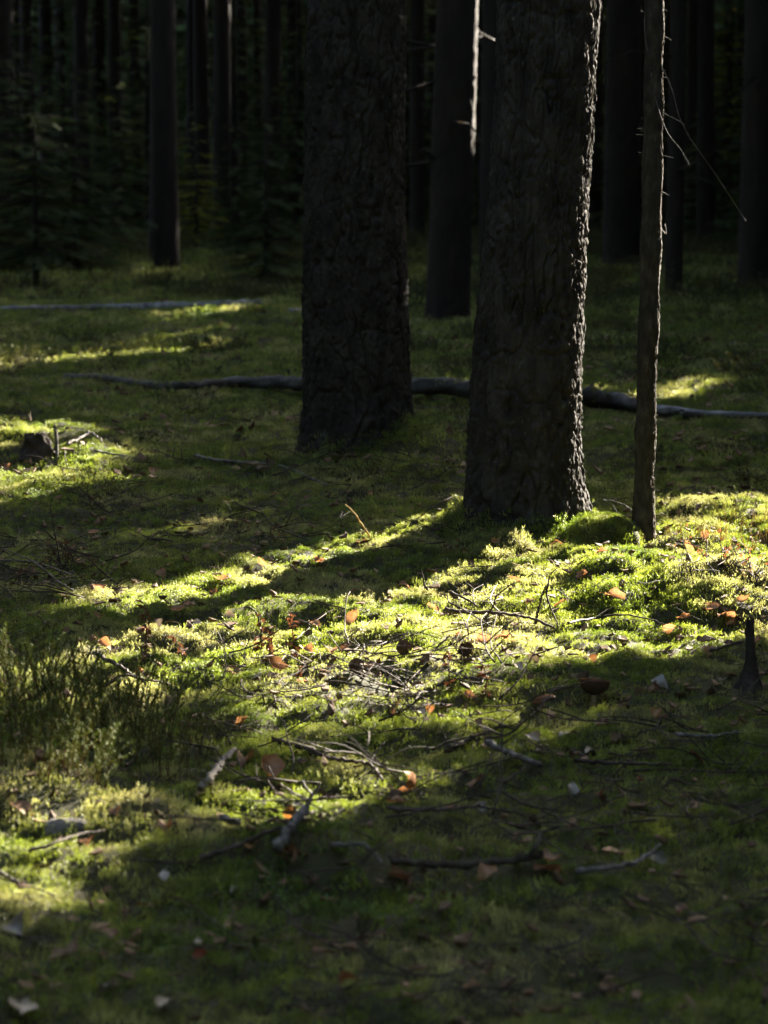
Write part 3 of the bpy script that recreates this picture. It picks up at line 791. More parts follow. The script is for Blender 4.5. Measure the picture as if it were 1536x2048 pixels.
for i, (px, Z, H) in enumerate([(30, 44, 5), (130, 51, 8), (210, 53, 9), (300, 46, 5), (470, 50, 8), (560, 52, 8), (600, 49, 8), (830, 50, 8), (880, 54, 9), (940, 53, 9), (1040, 52, 9), (1130, 52, 9), (1200, 54, 8), (1280, 50, 9), (1340, 54, 9), (1400, 53, 9), (1500, 48, 8), (1560, 46, 7), (-60, 48, 8), (380, 55, 10), (700, 52, 9), (1480, 55, 10), (170, 55, 10), (60, 56, 10), (440, 56, 10), (520, 55, 10), (250, 55, 10)]):
    spruce_px(px, 380 + FPX / Z, H, 1.3, 'dark young spruce deep in the wood', 320 + i, group=SG, share='t%d' % (i % 3))

# thicket added outside the frame, right: shades the floor, foliage cut to pass sun
TG = 'spruces added outside the frame for shade'
rt = np.random.default_rng(55); nthick = 0
def trunk_ok(x, y, H):
    zs = np.linspace(0.05, H * 0.95, 70); P = np.stack([x + zs * 0, y + zs * 0, zs], -1); o = np.array([SY, -SX, 0]) * 0.07
    return not any(blocked_lines(q, 1.95).any() or clear_hit(q, 0.8, 3).any() for q in (P - o, P, P + o))
for row, (m, st) in enumerate(((2.0, 1.15), (3.2, 1.3), (4.6, 1.5), (6.4, 1.8))):
    Y = 2.6 + row * 0.6
    while Y < 50:
        best = None
        for tr in range(30):
            y = Y + rt.uniform(-0.7, 0.7); x = 0.159 * y + m + rt.uniform(-0.15, 0.8)
            if trunk_ok(x, y, 11.5 + 0.16 * y): best = (x, y); break
        if best:
            x, y = best; H = 10.5 + 0.16 * y + rt.uniform(-1.0, 1.5)
            spruce(x, y, H, 1.5 + 0.1 * row + 0.012 * y, 'bushy unseen spruce added for shade, foliage cut where sun should pass', 400 + nthick, group=TG, dens=1.7, cull=True, z0=0.1)
            nthick += 1
        Y += st * (1 + 0.008 * Y)

for i in range(46):      # unseen spruces added to block low sun from the far wood
    y = 48 + (i // 2) * 1.5 + rt.uniform(-0.5, 0.5); x = 0.159 * y + 2.4 + (i % 2) * 2.2 + rt.uniform(-0.3, 0.6)
    spruce(x, y, rt.uniform(13, 17), 2.2, 'tall unseen spruce added to keep sun off the far wood', 1300 + i, group='tall spruces added to block sun', share='d%d' % (i % 3))
def shade_pine(x, y, zc, seed):  # pine added out of view, crown placed to stop stray sun
    rg = np.random.default_rng(seed); gz = float(height(x, y)) - 0.03; base = np.array([x, y, gz]); n = 1500
    v = rg.normal(size=(n, 3)); v /= np.linalg.norm(v, axis=1)[:, None]; v *= (rg.uniform(0.02, 1, (n, 1)) ** (1 / 2.2)); pos = v * [1.9, 1.9, 1.6] + [0, 0, zc]
    dr = v * [1, 1, 0.5] + rg.normal(size=(n, 3)) * 0.4; dr /= np.linalg.norm(dr, axis=1)[:, None]; sz = rg.uniform(0.2, 0.34, n); bad = np.zeros(n, bool)
    for f in (0.1, 0.5, 0.9): bad |= blocked_lines(pos + dr * sz[:, None] * f + base)
    t = thing('pine_tree', 'round-crowned unseen pine added to block stray sun', 'tree', base, 'round-crowned pines added as shade')
    mb = MB(); mb.tube([(0, 0, -0.2), (0.03, 0.02, zc * 0.5), (0, 0, zc + 1.2)], [0.07, 0.055, 0.015], 8); obj('trunk', mb.mesh('trunk', 'bark_far'), t)
    obj('crown', tri_mesh('crown', sprays_to_tris(pos[~bad], dr[~bad], sz[~bad], rg, SPRAY_LITE), 'pine_needle'), t)
SHADE_PINES = [(10.29, 20.51, 7.74), (13.28, 30.04, 10.72), (12.74, 36.29, 10.52), (11.91, 31.45, 10.53)]
for i, q in enumerate(SHADE_PINES): shade_pine(*q, 1500 + i)
rb = np.random.default_rng(66)  # spruces added behind and beside the camera to hold back skylight
for i in range(46):
    a = rb.uniform(R(128), R(385)) if i < 40 else rb.uniform(R(110), R(128)); r = rb.uniform(6.5, 11)
    x, y = r * math.cos(a), r * math.sin(a) + 1.5
    if abs(x) < 0.159 * y + 2.0 and y > 0: continue
    if x > 0 and y > 1.5: continue
    spruce(x, y, rb.uniform(5, 8), 1.25, 'young spruce added out of view to dim light on the trunks', 900 + i, group='young spruces added against skylight', share='d%d' % (i % 3))

# far wood: one mass closing the view all round
rg = np.random.default_rng(91); fp, fr, fs, fi = [], [], [], []
for i in range(760):
    a = rg.uniform(0, 2 * math.pi); r = rg.uniform(56, 76)
    if i > 330: a = rg.uniform(R(72), R(108)); r = rg.uniform(56, 70)
    x, y = r * math.cos(a), r * math.sin(a) + 6
    fp.append((x, y, float(height(x, y)) - 0.2)); fr.append((0, 0, rg.uniform(0, 6.28))); fs.append(rg.uniform(1.6, 2.6) * (1.25 if i > 330 else 1)); fi.append(int(rg.integers(0, 3)))
for i in range(90):  # taller belt added to keep low sun off the background trunks
    x, y = rg.uniform(8, 52), rg.uniform(74, 104)
    fp.append((x, y, float(height(x, y)) - 0.2)); fr.append((0, 0, rg.uniform(0, 6.28))); fs.append(rg.uniform(3.4, 4.2)); fi.append(int(rg.integers(0, 3)))
scatter('far_wood', fp, fr, fs, fi, [proto('spruce_crown', shared_spruce('d%d' % q)[2]) for q in range(3)], 'dark mass of spruce wood closing the view far behind, with a taller belt added against low sun', 'wood')

# ------------------------------------------------------------------ moss, litter
def moss_tuft(seed, nspr=8, spread=0.020, hgt=0.016):
    rg = np.random.default_rng(seed); T = []
    for s in range(nspr):
        a = rg.uniform(0, 2 * math.pi); rr = spread * math.sqrt(rg.uniform(0, 1)); b = np.array([rr * math.cos(a), rr * math.sin(a), -0.006])
        lean = np.array([rg.normal() * 0.35, rg.normal() * 0.35, 1.0]); H = hgt * rg.uniform(0.6, 1.25)
        for j in range(9):
            t = (j + 1) / 9; p = b + lean * H * t; th = j * 2.4 + rg.uniform(0, 1)
            L = 0.0046 * (1.2 - 0.5 * t) * rg.uniform(0.8, 1.2)
            d = np.array([math.cos(th), math.sin(th), 1.1 + 0.8 * t]); d /= np.linalg.norm(d)
            sd = np.array([-math.sin(th), math.cos(th), 0]) * L * 0.30
            T.append([p - sd, p + sd, p + d * L])
    return tri_mesh('moss_tuft', np.array(T), 'moss')
TUFTS = [proto('moss_tuft', moss_tuft(i, 12)) for i in range(5)]

BARE = []
def bare(px, py, rx, ry, v): x, y = flat(px, py); BARE.append((x, y, rx, ry, v))
bare(760, 1375, 0.34, 0.16, 0.8); bare(60, 1175, 0.25, 0.30, 0.8); bare(1220, 1100, 0.10, 0.12, 0.9); bare(1130, 1095, 0.14, 0.10, 0.6)
bare(850, 1790, 0.16, 0.10, 0.6); bare(420, 1900, 0.20, 0.10, 0.7); bare(950, 1950, 0.18, 0.10, 0.6); bare(1290, 1640, 0.16, 0.10, 0.6); bare(300, 1040, 0.5, 0.3, 0.35); bare(150, 1990, 0.18, 0.1, 0.6); bare(1250, 1440, 0.2, 0.12, 0.4); bare(130, 1660, 0.05, 0.05, 0.9)
def moss_cover(x, y):
    c = 0.96 - 0.85 * np.clip(fbm(x / 0.55, y / 0.45, 61, 3) * 1.1 - 0.4, 0, 1)
    wx = x + 0.07 * vnoise(x / 0.35, y / 0.35, 21); wy = y + 0.07 * vnoise(x / 0.35, y / 0.35, 22)
    c = c * np.clip(0.4 + np.abs(vnoise(wx / 0.42, wy / 0.30, 9)) * 7, 0, 1) * np.clip(0.5 + np.abs(vnoise(wx / 0.15, wy / 0.12, 11)) * 6, 0, 1)
    for bx, by, rx, ry, v in BARE: c = c * (1 - v * np.exp(-((x - bx) / rx) ** 2 - ((y - by) / ry) ** 2))
    return c
def ring_points(y0, y1, dens, margin, side=1.15):
    area_x = (0.159 * y1 * side + margin); n = int((y1 - y0) * 2 * area_x * dens)
    x = rng.uniform(-area_x, area_x, n); y = rng.uniform(y0, y1, n)
    k = np.abs(x) < 0.159 * y * side + margin
    return x[k], y[k]
def normals_euler(x, y, tilt, e=0.03):
    hx = (height(x + e, y) - height(x - e, y)) / (2 * e); hy = (height(x, y + e) - height(x, y - e)) / (2 * e)
    rx = np.arctan(hy) * 0.6 + rng.normal(size=len(x)) * tilt; ry = -np.arctan(hx) * 0.6 + rng.normal(size=len(x)) * tilt
    return np.stack([rx, ry, rng.uniform(0, 2 * math.pi, len(x))], -1)
mp, mr_, ms, mi = [], [], [], []
for y0, y1, dens, mar, s in ((2.4, 4.2, 4800, 0.5, 0.95), (4.2, 7.6, 6600, 0.6, 0.84), (7.6, 10.5, 2900, 0.8, 1.2), (10.5, 16, 900, 1.2, 1.9), (16, 26, 330, 2, 3.0), (26, 46, 90, 3, 5.0)):
    x, y = ring_points(y0, y1, dens, mar)
    k = rng.uniform(size=len(x)) < moss_cover(x, y); x, y = x[k], y[k]
    if y0 < 12:
        for b, rd in ((b1, 0.17), (b2, 0.165), (b3, 0.03)):
            k = np.hypot(x - b[0], y - b[1]) > rd; x, y = x[k], y[k]
    z = height(x, y)
    mp.append(np.stack([x, y, z], -1)); mr_.append(normals_euler(x, y, 0.18)); ms.append(s * rng.uniform(0.7, 1.3, len(x)) * (0.85 + 0.35 * vnoise(x / 0.5, y / 0.5, 91))); mi.append(rng.integers(0, 5, len(x)))
q, r = LOGS[0]; k = rng.integers(10, 66, 420); k = k[rng.uniform(size=420) < 0.5 + 0.5 * vnoise(k * 0.35, k * 0, 55)]; n = len(k)   # moss on the log's back
an = rng.normal(size=n) * 0.7; mp.append(q[k] + np.stack([rng.uniform(-0.03, 0.03, n), np.sin(an) * r[k], np.cos(an) * r[k]], -1)); mr_.append(np.stack([-an, an * 0, rng.uniform(0, 6, n)], -1)); ms.append(rng.uniform(0.5, 0.9, n)); mi.append(rng.integers(0, 5, n))
for b, rd, nn in ((b1, 0.22, 900), (b2, 0.20, 700)):     # moss creeping up the feet of the two pines
    a = rng.uniform(0, 2 * math.pi, nn); rr_ = rd * rng.uniform(0.92, 1.25, nn); x = b[0] + np.cos(a) * rr_; y = b[1] + np.sin(a) * rr_
    mp.append(np.stack([x, y, height(x, y) + np.clip(rd * 1.2 - rr_, 0, 1) * rng.uniform(0, 1.3, nn)], -1)); mr_.append(normals_euler(x, y, 0.3)); ms.append(rng.uniform(0.6, 1.1, nn)); mi.append(rng.integers(0, 5, nn))
for c, rx, ry, rz in DOMES:
    n = 620; u = rng.uniform(0, 2 * math.pi, n); v = np.arccos(rng.uniform(0.05, 1, n))
    P = np.stack([rx * np.sin(v) * np.cos(u), ry * np.sin(v) * np.sin(u), rz * np.cos(v) - 0.012], -1) + c
    mp.append(P); mr_.append(np.stack([-np.sin(v) * np.sin(u) * 0.8, np.sin(v) * np.cos(u) * 0.8, u], -1)); ms.append(np.full(n, 0.75)); mi.append(rng.integers(0, 5, n))
scatter('moss', np.concatenate(mp), np.concatenate(mr_), np.concatenate(ms), np.concatenate(mi), TUFTS, 'yellow-green feather moss carpeting the whole forest floor', 'moss')

def needle_pair(seed):
    rg = np.random.default_rng(seed); mb = MB()
    for s in (-1, 1):
        L = rg.uniform(0.035, 0.05); mb.tube([(0, 0, 0.004), (L * 0.5, s * 0.002, 0.006), (L, s * 0.007, 0.003)], [0.0007, 0.0007, 0.0003], 3, False)
    return mb.mesh('needle_pair', 'litter')
def chip(seed):
    rg = np.random.default_rng(seed); mb = MB(); n = 6; th = np.arange(n) / n * 2 * math.pi
    rr = rg.uniform(0.006, 0.014, n); top = np.stack([rr * np.cos(th) * 1.4, rr * np.sin(th), 0.005 + rg.normal(size=n) * 0.003], -1); bot = top - [0, 0, 0.003]
    mb.add(np.vstack([top, bot]), [tuple(range(n)), tuple(range(2 * n - 1, n - 1, -1))] + [(i, n + i, n + (i + 1) % n, (i + 1) % n) for i in range(n)])
    return mb.mesh('litter_chip', 'litter', False)
LIT_P = [proto('needle_pair', needle_pair(i)) for i in range(3)] + [proto('litter_chip', chip(i)) for i in range(4)]
lp, lr, ls, li = [], [], [], []
for y0, y1, dens, mar, s in ((2.4, 8.0, 700, 0.5, 0.85), (8, 14, 160, 1.0, 1.6), (14, 30, 24, 2, 2.6)):
    x, y = ring_points(y0, y1, dens, mar)
    k = rng.uniform(size=len(x)) < np.clip(1.25 - moss_cover(x, y), 0.12, 1); x, y = x[k], y[k]
    lp.append(np.stack([x, y, height(x, y) + rng.uniform(0.004, 0.018, len(x)) * moss_cover(x, y)], -1)); e = normals_euler(x, y, 0.25); lr.append(e); ls.append(s * rng.uniform(0.6, 1.3, len(x))); li.append(rng.integers(0, 7, len(x)))
scatter('needle_litter', np.concatenate(lp), np.concatenate(lr), np.concatenate(ls), np.concatenate(li), LIT_P, 'brown pine needles and bark crumbs strewn over the moss', 'litter')

# ------------------------------------------------------------------ fallen leaves
def leaf_mesh(seed, mat, L=0.05, W=0.036, curl=0.3, kind='birch'):
    rg = np.random.default_rng(seed); nu, nv = 7, 5
    V = []; t = np.linspace(0, 1, nu)
    wd = (np.sin(np.pi * t ** 0.75) ** 0.8) if kind == 'birch' else np.sin(np.pi * t ** 0.9) ** 1.2
    wd[0] = 0.02; wd[-1] = 0.02
    c1, c2, c3 = rg.normal() * curl, rg.uniform(0.4, 1.2) * curl, rg.normal() * curl
    for i in range(nu):
        for j in range(nv):
            s = j / (nv - 1) * 2 - 1
            ser = 1 + (0.10 * rg.normal() if abs(s) == 1 else 0)
            x = (t[i] - 0.5) * L; y = s * wd[i] * W / 2 * ser
            z = c2 * (s * wd[i]) ** 2 * W * 0.5 + c1 * (t[i] - 0.5) ** 2 * L * 1.5 + c3 * s * (t[i] - .5) * L * 0.4 + rg.normal() * 0.0012
            V.append((x, y, z))
    mb = MB(); mb.add(V, [(i * nv + j, (i + 1) * nv + j, (i + 1) * nv + j + 1, i * nv + j + 1) for i in range(nu - 1) for j in range(nv - 1)])
    mb.tube([(-L / 2, 0, V[nv // 2][2]), (-L * 0.7, 0.003, 0.002), (-L * 0.85, 0.008, 0.0)], [0.0008, 0.0007, 0.0006], 3, False)
    return mb.mesh('leaf', mat)
LM = {}
for mt in ('orange', 'brown', 'pale', 'red', 'yellow', 'white'):
    LM[mt] = [leaf_mesh(sum(map(ord, mt)) % 7 + 10 * i + len(mt), 'leaf_' + mt, 0.048, 0.036, 0.25 + 0.25 * i) for i in range(4)]
LM['white'] = [leaf_mesh(70, 'leaf_white', 0.05, 0.024, 0.25, 'long')]
def put_leaf(px, py, kind, wpx, label, group, k, tilt=0.35):
    p = gp(px, py); s = (1.0 if kind == 'orange' else 0.85) * wpx / FPX * p[1] / 0.046
    me = LM[kind][k % len(LM[kind])]; rg = random.Random(k * 31 + int(px))
    o = obj('fallen_leaf', me, None, p + np.array([0, 0, 0.016]), (rg.gauss(0, tilt) + 0.25, rg.gauss(0, tilt), rg.uniform(0, 6.28)), s)
    return tag(o, label, 'leaf', group)
ORANGE = [(60, 896, 24), (55, 931, 26), (12, 945, 26), (310, 955, 30), (187, 1075, 22), (322, 1154, 28), (442, 1172, 30), (422, 1195, 24), (197, 1185, 34), (157, 1130, 20), (520, 1140, 30), (637, 1135, 24), (725, 1095, 30), (375, 1220, 24), (355, 1235, 30), (197, 1247, 30), (550, 997, 14), (740, 995, 18),
          (1283, 1090, 26), (1203, 1117, 26), (1238, 1122, 24), (1253, 1067, 28), (1373, 1110, 36), (1413, 1085, 26), (1030, 1172, 34), (805, 1180, 28), (1168, 1165, 34), (1230, 1207, 40), (1423, 1227, 40), (1453, 1242, 40), (1488, 1215, 30), (865, 1230, 26), (1118, 1220, 30), (1113, 1095, 22), (990, 1095, 22),
          (210, 1302, 30), (280, 1359, 24), (292, 1270, 26), (555, 1350, 46), (615, 1315, 34), (630, 1260, 30), (665, 1312, 36), (707, 1255, 40), (485, 1462, 32), (605, 1377, 24), (1003, 1285, 36), (920, 1285, 26), (968, 1295, 32), (1040, 1292, 30), (1415, 1312, 34), (1515, 1297, 28), (1368, 1250, 28), (1338, 1270, 26), (860, 1432, 28), (940, 1410, 30)]
for i, (x, y, wp) in enumerate(ORANGE):
    put_leaf(x, y, 'orange', wp, 'small orange fallen leaf on the mossy forest floor', 'small orange fallen leaves', i)
for i, (x, y, wp) in enumerate([(470, 1357, 46), (42, 1485, 34), (45, 1635, 60), (490, 1532, 50), (790, 1430, 56), (953, 1582, 44), (175, 1700, 52), (582, 1725, 46), (290, 1830, 50), (798, 1775, 74), (1363, 1840, 46), (332, 1670, 40), (1395, 1532, 44), (1093, 1762, 64), (220, 1885, 50), (690, 1985, 60), (690, 1310, 40), (745, 1345, 46), (120, 1440, 36), (205, 1045, 24), (660, 925, 20), (1060, 1215, 24), (230, 1640, 40), (1180, 1330, 34)]):
    put_leaf(x, y, 'brown', wp, 'dull brown withered leaf lying on the moss', 'brown withered leaves', i)
for i, (x, y, wp) in enumerate([(1135, 1482, 50), (1063, 1490, 46), (1183, 1517, 44), (1083, 1520, 36), (1145, 1595, 40), (963, 1632, 36), (1320, 1382, 44), (1283, 1400, 40), (1065, 1332, 46), (1035, 1347, 40), (402, 1910, 36), (332, 2032, 60), (215, 1995, 70), (888, 1755, 46), (1038, 1750, 44), (1108, 1837, 60), (1278, 1650, 46), (1318, 1737, 50), (470, 1800, 30), (460, 1245, 28), (395, 1258, 24), (320, 1260, 24), (840, 1440, 30), (1440, 1375, 36), (1240, 1405, 36), (965, 1480, 36), (1500, 1000, 20), (1345, 1130, 20)]):
    put_leaf(x, y, 'pale', wp, 'pale greyish tan dead leaf lying on the moss', 'pale dead leaves', i)
put_leaf(595, 1629, 'white', 48, 'smooth whitish oval leaf lying face up beside forked pale twig', None, 1, 0.1)
put_leaf(1228, 1671, 'white', 36, 'slim whitish leaf standing askew in shaded moss', None, 2, 0.5)
put_leaf(330, 1773, 'white', 50, 'whitish leaf sliver in the dark hollow of moss', None, 3, 0.2)
put_leaf(1203, 1607, 'red', 34, 'small scarlet fallen leaf among dark twigs', None, 2)
put_leaf(400, 1936, 'red', 40, 'crimson fallen leaf next to a pale one in deep shade', None, 3)
put_leaf(1280, 1577, 'red', 26, 'tiny rusty red leaf caught on thin dark twigs', None, 4)
put_leaf(1315, 1442, 'yellow', 50, 'amber yellow leaf lying alone in shaded moss below the mushrooms', None, 1, 0.2)
put_leaf(943, 1995, 'yellow', 46, 'dim amber leaf lying in the dark foreground moss', None, 2, 0.2)
put_leaf(505, 1715, 'yellow', 46, 'amber leaf tucked behind the leaning broken stick', None, 3, 0.3)
put_leaf(582, 1650, 'yellow', 50, 'curled golden leaf just below the whitish oval leaf', None, 0, 0.5)
put_leaf(825, 1587, 'orange', 60, 'big crumpled orange leaf standing on edge in dim moss', None, 3, 0.8)
put_leaf(540, 1560, 'orange', 66, 'big limp rust-orange leaf hanging on twigs beside the pale broken stick', None, 2, 0.9)
put_leaf(973, 1760, 'orange', 50, 'orange leaf resting against the shaded bark-clad branch', None, 1)
put_leaf(1100, 1742, 'orange', 44, 'orange leaf caught at the fork of the shaded bark-clad branch', None, 2)
put_leaf(790, 1625, 'orange', 36, 'orange leaf at the tip of the long dark branch', None, 3)
put_leaf(900, 1635, 'orange', 40, 'orange leaf lying against the long dark branch\'s middle', None, 0)
put_leaf(25, 1876, 'pale', 84, 'broad straw-coloured leaf lying flat in the foreground shade', None, 2, 0.1)
put_leaf(42, 2030, 'pale', 100, 'very broad buff leaf in the deepest foreground shade', None, 0, 0.05)
put_leaf(687, 918, 'pale', 20, 'small pale leaf on the dark mound before the shaded pine', None, 0)

# ------------------------------------------------------------------ sticks and twigs
def stick(px, rpx, mat, label, cat='stick', name='stick', lift=0.012, forks=(), group=None, depth=None, jitter=0.12, rtip=0.45):
    """px points lie on the moss; depth='up' stands the rest of the points at the first point's distance"""
    P = []
    for i, q in enumerate(px):
        if depth == 'up' and i > 0: P.append(at_depth(q[0], q[1], P[0][1] + (q[2] if len(q) > 2 else 0)))
        else: p = gp(q[0], q[1]); P.append(p + np.array([0, 0, lift + (q[2] if len(q) > 2 else 0)]))
    P = np.array(P); c = P[0].copy(); r = rpx / FPX * P[:, 1].mean()
    n = max(10, 7 * len(px)); q = spline(P - c, n)
    rgj = np.random.default_rng(int(px[0][0] * 7 + px[0][1])); q[1:-1] += rgj.normal(size=(n - 2, 3)) * r * 0.22
    mb = MB(); rr = np.linspace(r, r * rtip, n) * (1 + 0.08 * rgj.normal(size=n)); mb.tube(q, rr, 8, True, jitter, 3)
    if forks:
        t = thing(name, label, cat, c, group); obj('stem', mb.mesh('stem', mat), t)
        for fi, fpts, fr in forks:
            Q = [P[fi]]
            for (x, y) in fpts: Q.append(at_depth(x, y, P[fi][1] + 0.01 * len(Q)) if depth == 'up' else gp(x, y) + np.array([0, 0, lift]))
            qq = spline(np.array(Q) - c, 10); m2 = MB(); m2.tube(qq, np.linspace(fr / FPX * c[1], 0.4 * fr / FPX * c[1], 10), 6, True, jitter, 4); obj('side_twig', m2.mesh('side_twig', mat), t)
        return t
    return tag(obj(name, mb.mesh(name, mat), None, c), label, cat, group)
stick([(402, 1615), (425, 1585), (445, 1555), (470, 1533)], 8, 'twig_pale', 'pale broken stick with peeling dark bark standing askew in the moss', lift=0.03, forks=[(2, [(438, 1580), (420, 1562)], 4)], rtip=0.8)
stick([(556, 1742), (575, 1715), (592, 1688), (612, 1662)], 11, 'twig_grey', 'grey weathered broken stick leaning up out of dark moss', lift=0.035, rtip=0.8)
stick([(400, 1745), (470, 1720), (540, 1690), (590, 1680)], 6, 'twig_dark', 'dark mossy stick passing beneath the grey leaning stick', lift=0.02)
stick([(970, 1507), (1010, 1525), (1050, 1541), (1082, 1553)], 7, 'twig_grey', 'straight grey stick with a cut end lying in shaded moss', lift=0.02, rtip=0.85)
stick([(545, 1502), (600, 1515), (650, 1535), (700, 1545), (740, 1552), (765, 1585)], 6, 'twig_dark', 'long dark bent branch running towards the sunny twig tangle', lift=0.02, forks=[(4, [(750, 1530), (770, 1505)], 3)])
stick([(778, 1645), (840, 1646), (900, 1645), (960, 1636)], 6, 'twig_dark', 'long dark branch lying level on sun-flecked moss', lift=0.022)
stick([(955, 1640), (1010, 1648), (1075, 1662)], 3, 'twig_dark', 'thin dark curved twig carrying on from the level branch', lift=0.022)
stick([(1000, 1605), (1040, 1630), (1075, 1642), (1115, 1648)], 3.5, 'twig_dark', 'thin dark twig slanting through the shaded moss to the level branch', lift=0.022)
stick([(780, 1755), (850, 1760), (930, 1762), (1010, 1755), (1060, 1748), (1085, 1742)], 8, 'bark_thin', 'bark-clad branch in shade with leaves caught along it', lift=0.025, forks=[(4, [(1075, 1720), (1085, 1695), (1120, 1685)], 6)], rtip=0.9)
stick([(660, 1725), (720, 1722), (745, 1738), (765, 1760)], 5, 'twig_grey', 'crooked grey stick bent like an elbow in shade', lift=0.025)
stick([(1150, 1770), (1210, 1765), (1270, 1752), (1320, 1715)], 7, 'twig_grey', 'grey stick half sunk in shaded moss, its end rising', lift=0.02)
stick([(1090, 1930), (1150, 1915), (1170, 1900), (1185, 1880)], 4, 'twig_dark', 'dark hooked twig in the foreground shade', lift=0.02)
stick([(1350, 1490), (1400, 1494), (1440, 1492), (1480, 1485)], 5, 'twig_grey', 'grey twig lying level below the amber leaf', lift=0.02)
stick([(1150, 1545), (1220, 1548), (1290, 1550), (1345, 1552)], 5, 'twig_dark', 'straight dark twig lying level in shaded moss', lift=0.02)
stick([(900, 1520), (930, 1510), (950, 1502)], 6, 'twig_dark', 'stubby dark stick end poking from shaded moss', lift=0.025)
stick([(1010, 1588), (1035, 1570), (1058, 1553)], 3, 'twig_dark', 'short dark twig rising to the straight grey stick', lift=0.02)
stick([(615, 1625), (625, 1590), (640, 1565)], 5, 'twig_pale', 'pale forked twig standing beside the whitish oval leaf', depth='up', forks=[(1, [(612, 1575), (605, 1560)], 3.5)])
stick([(560, 1610), (605, 1640), (650, 1670)], 3, 'twig_dark', 'thin dark twig crossing over the whitish oval leaf', lift=0.035)
stick([(445, 1660), (470, 1672), (478, 1668)], 8, 'twig_grey', 'short grey wood splinter lying in sun-flecked moss', lift=0.02)
stick([(0, 1772), (30, 1790), (55, 1795)], 4, 'twig_grey', 'short grey twig at the foot of a sunlit hummock', lift=0.02)
stick([(60, 1730), (110, 1712), (160, 1695), (210, 1685)], 4, 'twig_dark', 'dark thin twig lying across the sun-flecked hummock', lift=0.02)
stick([(190, 1330), (230, 1352), (260, 1370), (290, 1390)], 5, 'twig_dark', 'dark slanting stick amid the heather and sunny moss', lift=0.025)
stick([(210, 1402), (250, 1380), (290, 1388), (340, 1398)], 4, 'twig_dark', 'dark arched twig meeting the slanting stick by the heather', lift=0.03)
# arched and upright twigs in the sun
stick([(1070, 1258), (1078, 1215), (1086, 1185), (1097, 1168)], 3.2, 'twig_dark', 'dark upright forked twig standing in the sunlit moss', depth='up', forks=[(3, [(1093, 1190), (1105, 1225), (1120, 1255)], 2.6), (2, [(1115, 1180), (1140, 1200)], 1.8), (3, [(1100, 1150), (1112, 1138)], 1.6)])
stick([(890, 1245), (940, 1250), (1000, 1252), (1060, 1262), (1108, 1282)], 5, 'twig_dark', 'dark branch lying across the brightest moss', lift=0.03, forks=[(2, [(980, 1225), (992, 1195)], 2.6), (1, [(900, 1230), (895, 1215)], 2.2)])
stick([(968, 1250), (985, 1215), (995, 1190), (1030, 1165)], 2.4, 'twig_dark', 'thin dark bowed twig rising over the branch in the brightest moss', depth='up')
stick([(855, 1190), (848, 1165), (842, 1140)], 2.6, 'twig_dark', 'short dark spike of a twig upright in the pine\'s shadow edge', depth='up')
stick([(900, 1208), (930, 1222), (955, 1236)], 3.2, 'twig_dark', 'short dark twig sloping down towards the brightest moss', lift=0.03)
stick([(1135, 1272), (1190, 1262), (1240, 1255), (1290, 1262), (1330, 1275)], 2.6, 'twig_dark', 'thin dark wavy twig reaching along the shadow\'s sunny edge', lift=0.03, forks=[(1, [(1215, 1245), (1230, 1240)], 1.8)])
stick([(1420, 1330), (1455, 1318), (1485, 1310)], 4, 'twig_dark', 'dark straight twig leaning on the pointed stub', lift=0.03)
stick([(1290, 1075), (1280, 1050), (1262, 1020), (1235, 1005), (1205, 1000)], 2.0, 'twig_grey', 'thin arching twig bowed over the mossy root hump', depth='up', forks=[(2, [(1245, 1035), (1225, 1010)], 1.5)])
stick([(1297, 1068), (1285, 1040), (1270, 1028)], 1.6, 'twig_pale', 'short pale sprig at the slender stem\'s foot', depth='up')
stick([(740, 1082), (725, 1050), (708, 1025), (690, 1008)], 2.0, 'straw', 'yellowish bent stalk in the pine shadow\'s sunny margin', depth='up', name='dry_stalk', cat='stalk')
stick([(148, 1192), (120, 1165), (60, 1120), (5, 1098)], 2.6, 'twig_pale', 'long pale bare twig sloping across the left-hand brush', depth='up')
stick([(0, 1160), (40, 1160), (90, 1168), (148, 1192)], 2.2, 'twig_pale', 'pale low twig beneath the long sloping one in the brush', lift=0.05)
stick([(115, 1170), (145, 1142), (140, 1152), (118, 1172)], 2.0, 'twig_pale', 'small pale crook of a twig in the brush', depth='up')
stick([(122, 1160), (118, 1110), (108, 1060), (100, 1010)], 1.8, 'twig_dark', 'tall thin dark shoot standing straight out of the brush', depth='up')
stick([(235, 1178), (210, 1148), (185, 1125), (172, 1112)], 2.4, 'twig_dark', 'dark leaning twig at the edge of the brush', depth='up')
stick([(205, 1140), (195, 1115), (190, 1098)], 1.8, 'twig_pale', 'short pale twig upright at the brush\'s edge', depth='up')
stick([(520, 1265), (515, 1230), (500, 1215), (488, 1216)], 2.2, 'twig_dark', 'dark hooked twig rising from bright moss near rusty stalks', depth='up')
stick([(390, 920), (440, 930), (520, 935), (590, 950), (655, 982)], 4, 'twig_grey', 'long thin grey branch lying in front of the shaded pine\'s mound', lift=0.015)
stick([(135, 905), (160, 893), (182, 882), (205, 900)], 4, 'twig_pale', 'pale bent stick propped beside the dark left-hand stump', lift=0.03)
stick([(190, 912), (225, 920), (255, 922)], 2.6, 'twig_grey', 'thin grey stick beyond the left-hand hummock', lift=0.02)

